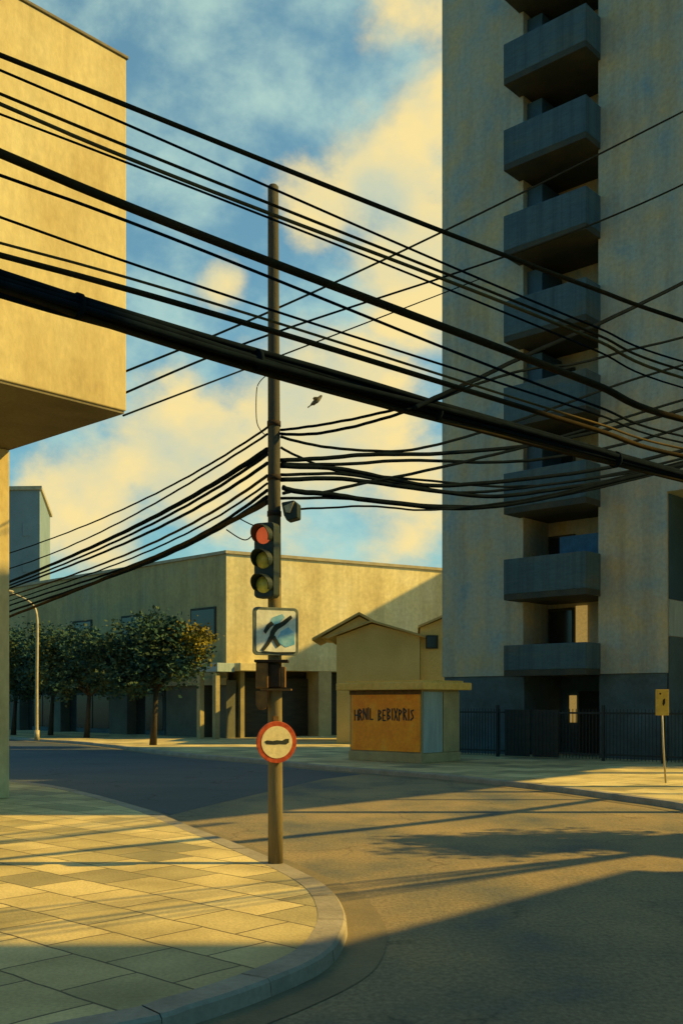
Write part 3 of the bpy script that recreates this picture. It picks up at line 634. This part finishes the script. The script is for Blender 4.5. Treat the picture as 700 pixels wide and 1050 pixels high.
# ------------------------------------------------------------------ small yellow sign on a thin post
SS = ground(682, 803, PV)
ss = thing('post_sign', 'small yellow rectangular sign on a thin leaning post at right', 'sign', (SS.x, SS.y, PV))
ya = SS.y
t = MB(); t.tube([at(682, 803, ya), at(679.5, 765, ya), at(677.5, 712, ya)], .022, 8); t.build('post', M['steel'], ss)
t = MB(); t.box(at(671, 0, ya).x, ya - .055, at(0, 733.5, ya).z, at(684.5, 0, ya).x, ya - .03, at(0, 707, ya).z); t.build('panel', M['yellow_sign'], ss, .006)
t = MB()
t.fr = (Vector((0, ya - .055, 0)), Vector((1, 0, 0)), Vector((0, 1, 0)), Z)
def pz(x_, y_): q = at(x_, y_, ya); return (q.x, q.z)
t.slab([pz(678.2, 717.5), pz(680.6, 716), pz(680.6, 721), pz(679, 724), pz(677.8, 722)], -.004, -.0005)
t.slab([pz(674.6, 710.5), pz(676.6, 710.5), pz(676.4, 712.4), pz(674.8, 712.2)], -.004, -.0005)
t.build('mark', M['rust_dark'], ss)

# ------------------------------------------------------------------ utility pole
PB = ground(282.5, 885, PV); PY = PB.y
PTZ = at(280, 190, PY).z
PXT = at(280, 190, PY).x
up = thing('utility_pole', 'weathered utility pole carrying signs and cables at the pavement corner', 'pole', (PB.x, PB.y, PV))
def pole_at(z): k = (z - PV) / (PTZ - PV); return Vector((PB.x + (PXT - PB.x) * k, PY, z))
def pole_r(z): k = (z - PV) / (PTZ - PV); return .088 - .026 * k
zs = [PV, 1, 2, 3, 3.45]
t = MB(); t.tube([pole_at(z) for z in zs], [pole_r(z) for z in zs], 20); t.build('lower_shaft', M['pole_low'], up)
zs = [3.452, 4.5, 5.5, 6.5, 7.5, PTZ - .02, PTZ]
t = MB(); t.tube([pole_at(z) for z in zs], [pole_r(z) for z in zs[:-1]] + [.045], 20); t.build('upper_shaft', M['pole_up'], up)
for z in (4.2, 4.62, 5.25):
    t = MB(); t.tube([pole_at(z - .03), pole_at(z + .03)], pole_r(z) + .009, 20); t.build('band', M['rust_dark'], up)

# ------------------------------------------------------------------ traffic light
TLc = at(273.5, 575, PY - .20)
th = R(-24)
tl = thing('traffic_light', 'dark three lamp traffic light showing red on the utility pole', 'traffic light', (TLc.x, TLc.y, TLc.z), th)
ftl = rot_frame(TLc, th)
t = MB(ftl)
t.slab([(-.13, .40), (-.10, .43), (.10, .43), (.13, .40), (.13, -.40), (.10, -.43), (-.10, -.43), (-.13, -.40)], -.07, .08); t.build('housing', M['signal_green'], tl, .012)
for nm, dz, mt in (('red_lamp', .28, M['red_lens']), ('amber_lamp', 0, M['amber_lens']), ('green_lamp', -.28, M['green_lens'])):
    t = MB(ftl)
    n = 20; ring = [(.098 * math.cos(2 * math.pi * k / n), dz + .098 * math.sin(2 * math.pi * k / n)) for k in range(n)]
    c = t.bm.verts.new(t.w((0, -.115, dz)))
    r1 = [t.bm.verts.new(t.w((x * .6, -.105, dz + (z_ - dz) * .6))) for x, z_ in ring]; r2 = [t.bm.verts.new(t.w((x, -.075, z_))) for x, z_ in ring]
    for k in range(n):
        for f in (t.bm.faces.new([c, r1[k], r1[(k + 1) % n]]), t.bm.faces.new([r1[k], r2[k], r2[(k + 1) % n], r1[(k + 1) % n]])): f.smooth = True
    lp = t.build(nm, mt, tl)
    t = MB(ftl)                                   # visor: an open hood, longer at the top
    ks_ = [(-35 + 250 * i / 18) for i in range(19)]
    def vz(ang, rr, y): return t.w((rr * math.cos(R(ang)), y, dz + rr * math.sin(R(ang))))
    rows = []
    for ang in ks_:
        ln = .05 + .11 * max(0, math.sin(R(ang)) * .5 + .5)
        rows.append([t.bm.verts.new(vz(ang, .118, -.072)), t.bm.verts.new(vz(ang, .113, -.072 - ln)), t.bm.verts.new(vz(ang, .105, -.072 - ln)), t.bm.verts.new(vz(ang, .108, -.072))])
    for a_, b_ in zip(rows, rows[1:]):
        for k in range(4): t.bm.faces.new([a_[k], a_[(k + 1) % 4], b_[(k + 1) % 4], b_[k]])
    t.bm.faces.new(rows[0]); t.bm.faces.new(rows[-1][::-1])
    t.build('visor', M['signal_green'], tl)
for dz in (.33, -.33):
    t = MB(); z_ = TLc.z + dz; p = pole_at(z_); t.tube([TLc + Vector((0.02, .05, dz)), p], .018, 8); t.build('bracket', M['rust_dark'], tl)

# ------------------------------------------------------------------ pedestrian sign
PSc = at(282.5, 647.5, PY - .14); sp = 49.0 * (PY - .14) / F
ps = thing('pedestrian_sign', 'square white and blue sign with a striding dark figure on the pole', 'sign', tuple(PSc), R(24))
fps = rot_frame(PSc, R(24))
def rrect(h, r_, n=5):
    o = []
    for cx_, cz_, a0 in ((h - r_, h - r_, 0), (-h + r_, h - r_, 90), (-h + r_, -h + r_, 180), (h - r_, -h + r_, 270)):
        for k in range(n + 1): a_ = R(a0 + 90 * k / n); o.append((cx_ + r_ * math.cos(a_), cz_ + r_ * math.sin(a_)))
    return o
h = sp / 2
t = MB(fps); t.slab(rrect(h, .05), -.018, .018); t.build('frame', M['sign_frame'], ps, .004)
t = MB(fps); t.slab(rrect(h - .035, .03), -.0225, -.0185); t.build('panel', M['sign_white'], ps)
sc_ = sp / 245.0
def sg(pts): return [((x - 362) * sc_, (835 - y) * sc_) for x, y in pts]
t = MB(fps); t.slab(sg([(366, 872), (390, 832), (428, 812), (464, 842), (462, 900), (415, 916), (385, 900)]), -.026, -.023); t.slab(sg([(322, 800), (340, 765), (395, 745), (408, 762), (372, 800), (345, 808)]), -.026, -.023); t.build('blue_patch', M['sign_blue'], ps)
t = MB(fps)
for i, pts in enumerate(([(330, 836), (352, 802), (390, 786), (440, 750), (450, 764), (408, 802), (372, 824), (350, 850)],
            [(292, 836), (312, 800), (335, 784), (350, 800), (330, 815), (303, 850)],
            [(330, 835), (356, 842), (345, 870), (322, 872)],
            [(322, 862), (345, 870), (322, 905), (296, 936), (280, 930), (306, 895)],
            [(332, 858), (356, 858), (366, 880), (384, 906), (368, 918), (350, 893)])):
    t.slab(sg(pts), -.0295 - .0006 * i, -.0265)
t.build('pedestrian_figure', M['sign_black'], ps)
t = MB(fps); t.slab(sg([(280, 936), (360, 941), (466, 938), (466, 945), (400, 948), (300, 943)]), -.027, -.0235); t.build('underline', M['sign_black'], ps)
t = MB(fps); t.box(-.04, .0185, -.2, .04, .06, .2); t.build('bracket', M['rust_dark'], ps)

# ------------------------------------------------------------------ rusty pedestrian signal box
BX = at(280, 692, PY - .02)
bx = thing('signal_box', 'rusty brown control box clamped to the pole under the square sign', 'control box', tuple(BX))
fbx = rot_frame(BX, 0); q = PY / F
def bz(x0, y0, x1, y1): return ((x0 - 280) * q, (692 - y1) * q, (x1 - 280) * q, (692 - y0) * q)
x0, z0, x1, z1 = bz(263.5, 680, 276, 706); t = MB(fbx); t.box(x0, -.17, z0, x1, .02, z1); t.build('side_box', M['rust'], bx, .012)
x0, z0, x1, z1 = bz(276.3, 681, 288, 705); t = MB(fbx); t.box(x0, -.14, z0, x1, .0, z1); t.build('dark_box', M['rust_dark'], bx, .012)
x0, z0, x1, z1 = bz(288.4, 684, 293, 705); t = MB(fbx); t.box(x0, -.13, z0, x1, .05, z1); t.build('flap', M['rust'], bx, .006)
x0, z0, x1, z1 = bz(262, 677, 296, 679.6); t = MB(fbx); t.box(x0, -.19, z0, x1, .09, z1); t.build('hood', M['rust_dark'], bx, .004)
x0, z0, x1, z1 = bz(268, 706.3, 299, 708); t = MB(fbx); t.box(x0, -.16, z0, x1, .1, z1); t.build('shelf', M['rust'], bx)
t = MB(fbx); xa, za, xb, zb = bz(263.5, 708.5, 275.5, 728)
t.slab([(xa, zb), (xb, zb), (xb, za + .06), (xb - .03, za + .01), ((xa + xb) / 2, za), (xa + .03, za + .01), (xa, za + .06)], -.15, -.03); t.build('lower_lamp', M['rust'], bx, .01)

# ------------------------------------------------------------------ round sign
RSc = at(283.5, 761, PY - .15); rr = 21.5 * (PY - .15) / F
rs = thing('round_sign', 'round white road sign with red rim and a dark bar low on the pole', 'sign', tuple(RSc), R(22))
frs = rot_frame(RSc, R(22))
def circ(r_, n=40): return [(r_ * math.cos(2 * math.pi * k / n), r_ * math.sin(2 * math.pi * k / n)) for k in range(n)]
t = MB(frs); t.slab(circ(rr), -.012, .012); t.build('rim', M['sign_red'], rs, .004)
t = MB(frs); t.slab(circ(rr * .77), -.0165, -.0125); t.build('face', M['sign_cream'], rs)
t = MB(frs); t.slab([(-.150, .010), (-.12, .024), (-.05, .014), (0, .024), (.06, .016), (.10, .036), (.145, .038), (.145, -.005), (.11, -.028), (.03, -.022), (-.03, -.028), (-.13, -.020)], -.0195, -.017); t.build('bar', M['sign_black'], rs)
t = MB(frs); t.box(-.03, .013, -.12, .03, .08, .30); t.build('bracket', M['rust'], rs)

# ------------------------------------------------------------------ junction box on the pole and slack loop
JB = at(301, 522, PY - .05)
jb = thing('junction_box', 'dark cable splice box hung on the right side of the pole', 'junction box', tuple(JB))
fj = rot_frame(JB, R(-12))
t = MB(fj); t.slab([(-.13, .07), (.02, .09), (.07, .05), (.07, -.12), (-.06, -.15), (-.10, -.08)], -.08, .08); t.build('case', M['signal_green'], jb, .015)
t = MB(fj); t.slab([(-.09, .02), (.03, .07), (-.02, -.06), (-.07, -.05)], -.10, -.081); t.build('cover', M['steel'], jb)

# ------------------------------------------------------------------ bird
BC = at(324.5, 411, 13.0)
bd = thing('bird', 'small olive brown bird flying below the thick cable bundle', 'bird', tuple(BC), 0)
mb = MB((BC, Vector((.80, 0, .60)), Vector((0, 1, 0)), Vector((-.60, 0, .80))))
mb.tube([(-.10, 0, -.005), (-.085, 0, 0), (-.05, 0, .0), (0, 0, .0), (.04, 0, .004), (.062, 0, .01), (.085, 0, .014), (.098, 0, .014)], [.006, .013, .026, .032, .026, .021, .016, .003], 12)
bodyo = mb.build('body', M['bird'], bd)
for s_ in (-1, 1):
    mb = MB((BC, Vector((.80, 0, .60)), Vector((0, 1, 0)), Vector((-.60, 0, .80))))
    mb.prism([(.035, s_ * .015), (.03, s_ * .07), (-.02, s_ * .17), (-.045, s_ * .15), (-.035, s_ * .07), (-.03, s_ * .015)], .012, .017); mb.build('wing', M['bird'], bd)
mb = MB((BC, Vector((.80, 0, .60)), Vector((0, 1, 0)), Vector((-.60, 0, .80))))
mb.prism([(-.09, -.012), (-.09, .012), (-.14, .024), (-.14, -.024)], -.004, .002); mb.build('tail', M['bird'], bd)

# ------------------------------------------------------------------ cables
P2 = Vector((12.9, 21.0, 0))
p2 = thing('utility_pole', 'utility pole right of the frame where the street cables end', 'pole', (P2.x, P2.y, PV))
t = MB(); t.tube([(P2.x, P2.y, PV), (P2.x, P2.y, 4), (P2.x, P2.y, 8.4)], [.12, .1, .08], 16); t.build('shaft', M['pole_up'], p2)
t = MB(); t.box(P2.x - .7, P2.y - .05, 5.2, P2.x + .7, P2.y + .05, 5.32); t.build('crossarm', M['pole_up'], p2)
P3 = Vector((-9.0, 4.6, 0))
p3 = thing('utility_pole', 'utility pole left of the frame where the street cables begin', 'pole', (P3.x, P3.y, PV))
t = MB(); t.tube([(P3.x, P3.y, PV), (P3.x, P3.y, 4), (P3.x, P3.y, 8.4)], [.12, .1, .08], 16); t.build('shaft', M['pole_up'], p3)
t = MB(); t.box(P3.x - .05, P3.y - .7, 4.9, P3.x + .05, P3.y + .7, 5.02); t.build('crossarm', M['pole_up'], p3)

CABLE_NAMES = 'overhead cables crossing from upper left down to the right'
def cable(label, pts, rads, m, group, name='overhead_cable', n=8, wob=.0, seg=8):
    """a tube through world points"""
    sp_ = spline(pts, seg); k = len(sp_)
    if wob:
        ph = random.uniform(0, 6)
        sp_ = [p + Vector((0, 0, wob * math.sin(i * 1.3 + ph) * math.sin(i * .37 + ph))) for i, p in enumerate(sp_)]
    if not isinstance(rads, (list, tuple)): rads = [rads] * len(pts)
    rr_ = []
    for i in range(k):
        f = i / seg; j = min(int(f), len(rads) - 2); rr_.append(rads[j] + (rads[j + 1] - rads[j]) * (f - j))
    t_ = MB(); t_.tube(sp_, rr_, n); o = t_.build(name, m)
    tag(o, label, 'cable', group); return o
def smooth(pts, deg=3):
    import numpy as np
    xs_ = np.array([p[0] for p in pts], float); ys_ = np.array([p[1] for p in pts], float)
    c_ = np.polyfit((xs_ - 350) / 350, ys_, deg)
    return [(x, float(np.polyval(c_, (x - 350) / 350))) for x in np.linspace(xs_[0], xs_[-1], 9)]
def planeZ(pts, z):           # photo points whose cable runs level at height z
    return [Vector(((px - CX) / F * (F * (z - EYE) / (HY - py)), F * (z - EYE) / (HY - py), z)) for px, py in pts]

upper = [  # points, level, radius, material, label
    ([(0, 57), (50, 76), (130, 106), (200, 137), (280, 170), (350, 197), (453, 236), (525, 265), (620, 300), (700, 329)], 4.6, .0135, 'cable_brown', 'topmost dark overhead cable crossing the sunlit wall, sky and tower'),
    ([(0, 74), (130, 121), (280, 199), (350, 227), (415, 252), (460, 271), (515, 294), (580, 322), (700, 372)], 4.5, .007, 'cable', 'second overhead cable from the top, thin and dark'),
    ([(0, 97), (60, 119), (130, 151), (215, 183), (280, 212), (350, 237), (450, 279), (540, 313), (700, 380)], 4.45, .0085, 'cable_brown', 'third overhead cable from the top, just above a close pair'),
    ([(0, 106), (130, 163), (240, 205), (280, 219), (350, 245), (450, 287), (540, 321), (595, 340), (700, 388)], 4.4, .0105, 'cable_pale', 'upper cable of the close pair near the top of the sunlit wall'),
    ([(0, 117), (60, 139), (130, 168), (200, 193), (240, 209), (280, 225), (350, 253), (450, 294), (595, 352), (700, 398)], 4.35, .0065, 'cable', 'lower cable of the close pair near the top of the sunlit wall'),
    ([(0, 157), (60, 182), (130, 213), (200, 239), (280, 267), (350, 295), (445, 338), (540, 366), (630, 399), (700, 432)], 4.25, .0255, 'cable_brown', 'thick brown overhead cable running across the middle of the fan'),
    ([(0, 179), (130, 229), (210, 256), (280, 285), (350, 313), (455, 358), (500, 376), (610, 414), (700, 448)], 4.25, .0095, 'cable', 'thin dark cable directly below the thick brown one'),
    ([(0, 223), (130, 268), (200, 291), (280, 317), (350, 345), (470, 379), (540, 401), (610, 423), (700, 455)], 4.25, .0085, 'cable', 'thin dark cable about midway between the two thick cables'),
    ([(0, 248), (60, 266), (130, 285), (200, 306), (280, 327), (350, 352), (450, 385), (540, 412), (700, 460)], 4.25, .0095, 'cable_pale', 'thin cable just above the lower brown cable'),
    ([(0, 259), (60, 280), (130, 299), (240, 326), (280, 338), (350, 360), (460, 396), (540, 420), (640, 450), (700, 467)], 4.25, .021, 'cable_brown', 'thick brown cable next above the black cable bundle'),
]
for i, (pp, z, r_, mm, lab) in enumerate(upper):
    r_ *= .86
    w_ = planeZ(smooth(pp, 3), z); d0 = (w_[0] - w_[1]).normalized(); d1 = (w_[-1] - w_[-3]).normalized()
    start = [Vector((P3.x, P3.y - .6 + .13 * i, 4.95)), w_[0] + d0 * 2.2]
    tgt = Vector((11.65, 13.92 + .06 * i, 4.95 - .06 * i))
    end = [w_[-1] + (tgt - w_[-1]) * .3 + d1 * .35, w_[-1] + (tgt - w_[-1]) * .62 + d1 * .25, tgt]
    rads = [r_ * 1.0] * 2 + [r_ * (.9 + .35 * k / len(w_)) for k in range(len(w_))] + [r_ * 1.4, max(r_, .012) * 2.2, max(r_, .012) * 2.2]  # ends thickened out of view to broaden their shadow on the road
    cable(lab, start + w_ + end, rads, M[mm], CABLE_NAMES, wob=.0)
# the thick black bundle and the strands that lie on it
bp = [(0, 291), (60, 305), (130, 328), (200, 352), (280, 377), (350, 394), (450, 422), (560, 452), (640, 474), (700, 489)]
def bundle_pts(dpy, z): return planeZ(smooth(bp, 3), z)
bw = bundle_pts(0, 5.0)
d0 = (bw[0] - bw[1]).normalized(); d1 = (bw[-1] - bw[-3]).normalized()
full = [Vector((P3.x, P3.y + .75, 5.05)), bw[0] + d0 * 2.5] + bw + [bw[-1] + d1 * 2, bw[-1] + d1 * 6, Vector((P2.x, P2.y + .05, 5.3))]
bun = thing('cable_bundle', 'very thick black cable bundle sweeping across the picture in front of the pole', 'cable bundle', tuple(full[0]), 0, None)
rng = random.Random(3)
sp_full = spline(full, 10)
NS = 11
for k in range(NS):
    rad0 = 0 if k == 0 else (.036 if k < 5 else .074)
    ang = 2 * math.pi * (k / 4.0 if k < 5 else (k - 5) / 6.0) + .3
    ph = rng.uniform(0, 6); rr0 = rng.uniform(.020, .034) if k else .035
    pts = []
    for i, p in enumerate(sp_full):
        a_ = ang + .5 * math.sin(i * .045 + ph) + .25 * math.sin(i * .11 + 2 * ph)
        rad = rad0 * (1 + .22 * math.sin(i * .085 + ph * 3))
        side = Vector((-VY, VX, 0))
        pts.append(p + side * rad * math.cos(a_) + Z * rad * math.sin(a_))
    t = MB(); t.tube(pts, rr0, 8); t.build('strand', M['cable_brown'] if k in (3, 9) else M['cable'], bun)
for i in range(8, len(sp_full) - 3, 21):
    t = MB(); d_ = (sp_full[i + 1] - sp_full[i]).normalized()
    t.tube([sp_full[i] - d_ * .018, sp_full[i] + d_ * .018], .100, 14); t.build('lashing', M['cable'], bun)

def line3(pts, y0, y1, px0=None, px1=None):
    """photo points on a line whose inverse distance changes evenly from y0 to y1"""
    a_, b_ = (pts[0][0], pts[-1][0])
    return [at(x, y, 1 / ((1 / y0) + (1 / y1 - 1 / y0) * (x - a_) / (b_ - a_))) for x, y in pts]
def rpx(px, Y): return px * Y / F / 2

# left fan: pole to far left
left = [([(274, 439), (200, 483), (130, 523), (80, 541), (42, 556), (12, 566), (-30, 580)], 1.8, 'cable', 'uppermost cable of the left fan leaving the pole towards the trees'),
        ([(274, 446), (210, 484), (150, 523), (90, 552), (45, 571), (12, 581), (-30, 594)], 1.8, 'cable', 'second cable down of the left fan leaving the pole'),
        ([(274, 461), (210, 502), (150, 535), (90, 561), (45, 583), (12, 597), (-30, 612)], 4.2, 'cable', 'thickest black cable of the left fan leaving the pole'),
        ([(274, 475), (200, 522), (130, 556), (80, 577), (40, 592), (12, 603), (-30, 618)], 2.8, 'cable', 'fourth cable down of the left fan, just below the thickest one'),
        ([(274, 488), (210, 529), (120, 573), (80, 588), (40, 600), (12, 611), (-30, 624)], 2.4, 'cable_brown', 'fifth cable down of the left fan leaving the pole'),
        ([(274, 503), (210, 545), (150, 575), (100, 592), (40, 610), (12, 621), (-30, 636)], 2.6, 'cable', 'sixth cable down of the left fan, next above the lowest'),
        ([(274, 466), (210, 508), (150, 541), (90, 566), (45, 588), (12, 600), (-30, 615)], 2.6, 'cable', 'strand lying close under the thickest cable of the left fan'),
        ([(274, 496), (210, 537), (120, 578), (80, 594), (40, 605), (12, 616), (-30, 630)], 1.8, 'cable', 'thin strand between the fifth and sixth cables of the left fan'),
        ([(274, 510), (210, 549), (150, 579), (100, 596), (40, 616), (12, 627), (-30, 642)], 3.4, 'cable', 'black strand just above the lowest cable of the left fan'),
        ([(274, 515), (235, 536), (200, 551), (140, 581), (100, 597), (60, 611), (12, 632), (-30, 648)], 4.2, 'cable_brown', 'lowest cable of the left fan touching the ochre roofline')]
for pp, wpx, mm, lab in left:
    w_ = line3(smooth(pp, 3), PY, 31.0)
    cable(lab, w_, [rpx(wpx * 1.3, 12.5)] * len(w_), M[mm], 'cables fanning left from the pole', wob=.004)

# right fan: pole to the tower side
right = [([(288, 441), (320, 437), (360, 430), (400, 421), (440, 411)], PY, 10.4, 2.0, 'cable', 'short upper strand rising from the pole to the bundle'),
         ([(288, 445), (320, 445), (360, 438), (400, 427), (440, 414)], PY, 10.4, 2.2, 'cable', 'short lower strand rising from the pole to the bundle'),
         ([(288, 448), (320, 456), (360, 461), (415, 462), (470, 450), (540, 428), (640, 392), (700, 374), (790, 345)], PY, 17, 2.2, 'cable', 'brown cable sagging from the pole then climbing to the right edge'),
         ([(288, 459), (310, 470), (350, 484), (420, 491), (520, 499), (600, 492), (700, 474), (800, 450)], PY, 17, 2.0, 'cable', 'brown cable dropping from the pole across the flat right strands'),
         ([(288, 472), (330, 470), (380, 466), (450, 465), (545, 456), (640, 436), (700, 420), (800, 390)], PY, 17, 3.2, 'cable', 'upper flat black strand right of the pole'),
         ([(288, 478), (350, 481), (400, 491), (450, 498), (540, 491), (620, 480), (700, 462), (800, 440)], PY, 17, 3.4, 'cable', 'second flat black strand right of the pole'),
         ([(288, 487), (350, 486), (400, 494), (470, 505), (545, 499), (625, 487), (700, 470), (800, 446)], PY, 17, 2.4, 'cable', 'third flat black strand right of the pole'),
         ([(288, 476), (350, 476), (420, 472), (500, 474), (560, 470), (640, 455), (720, 432), (800, 405)], PY, 17, 2.6, 'cable', 'black strand running level beneath the upper flat strand'),
         ([(288, 492), (350, 491), (420, 500), (500, 509), (560, 503), (640, 490), (720, 470), (800, 448)], PY, 17, 3.4, 'cable', 'heavy black strand sagging below the third flat strand'),
         ([(288, 511), (350, 511), (420, 517), (500, 519), (560, 511), (640, 494), (720, 473), (800, 450)], PY, 17, 2.2, 'cable', 'strand running just above the lowest thin one'),
         ([(290, 506), (305, 503), (330, 505), (365, 497), (430, 484), (490, 470), (560, 452), (700, 410), (800, 380)], PY, 17, 2.4, 'cable', 'strand rising right from the splice box'),
         ([(290, 500), (305, 504), (340, 507), (380, 513), (470, 521), (545, 513), (625, 494), (700, 476), (800, 452)], PY, 17, 4.0, 'cable', 'thick black strand leaving the splice box almost level'),
         ([(296, 522), (330, 521), (380, 519), (430, 523), (480, 520), (560, 508), (640, 488), (720, 468), (800, 448)], PY, 17, 1.6, 'cable', 'lowest thin strand right of the splice box')]
for pp, y0, y1, wpx, mm, lab in right:
    w_ = line3(pp, y0, y1)
    cable(lab, w_, [rpx(wpx * 1.35, 12.5)] * len(w_), M[mm], 'strands running right from the pole', wob=.003)
# climbing right from the bundle
climb = [([(425, 418), (450, 406), (490, 388), (540, 364), (620, 329), (700, 290), (790, 246)], 10.2, 14, 4.6, 'cable', 'dark cable climbing from the bundle across the tower to the right edge'),
         ([(415, 420), (450, 409), (500, 390), (545, 378), (590, 373), (640, 360), (700, 346), (790, 322)], 10.2, 14, 3.0, 'cable', 'lower dark cable climbing gently from the bundle across the balconies')]
for pp, y0, y1, wpx, mm, lab in climb:
    w_ = line3(pp, y0, y1); cable(lab, w_, [rpx(wpx, 10.5)] * len(w_), M[mm], 'cables climbing right from the bundle', wob=.003)
# straight thin lines far behind the pole
thin = [([(90, 399), (130, 381), (275, 318), (400, 264), (453, 238), (538, 200), (610, 157), (700, 113), (800, 64)], 'highest of three straight thin lines climbing right behind the pole'),
        ([(90, 418), (130, 402), (200, 374), (275, 342), (350, 316), (400, 300), (465, 282), (525, 266), (610, 228), (700, 184), (800, 136)], 'middle of three straight thin lines climbing right behind the pole'),
        ([(90, 439), (130, 424), (200, 399), (270, 373), (330, 346), (400, 322), (455, 300), (530, 272), (700, 212)], 'lowest of three straight thin lines climbing right behind the pole')]
def on_side(px): return LC + U * hit(px, (LC.x, LC.y), (UX, UY))
def tied(pp, y1, deg):       # the line starts on the side wall of the corner building
    q_ = smooth([p for p in pp if p[0] >= 130], deg); q_[0] = (126.5, q_[0][1] + 1.5)
    return line3(q_, on_side(126.5).y, y1)
for pp, lab in thin[:2]:
    w_ = tied(pp, 24, 3); cable(lab, w_, [rpx(1.7, 25)] * len(w_), M['cable'], 'thin lines behind the pole')
pp, lab = thin[2]
w_ = tied(pp[:6] + [(425, 312), (492, 286)], 37.0, 2); cable(lab, w_, [rpx(1.5, 25)] * len(w_), M['cable'], 'thin lines behind the pole')
# slack loop and small feed wires beside the pole
w_ = [at(x, y, PY - .02) for x, y in ((274, 384), (266, 392), (263, 402), (263, 430), (267, 441), (272, 446))]
cable('slack loop of thin wire hanging left of the pole top', w_, .0055, M['cable'], 'thin wires tied to the pole', name='wire_loop')
w_ = [at(x, y, PY - .1) for x, y in ((232, 543), (246, 552), (254, 553), (262, 545))]
cable('thin wire feeding the back of the traffic light', w_, .007, M['cable'], 'thin wires tied to the pole', name='feed_wire')
w_ = [at(x, y, PY - .1) for x, y in ((246, 532), (258, 538), (268, 541))]
cable('thin wire reaching the top of the traffic light', w_, .007, M['cable'], 'thin wires tied to the pole', name='feed_wire')
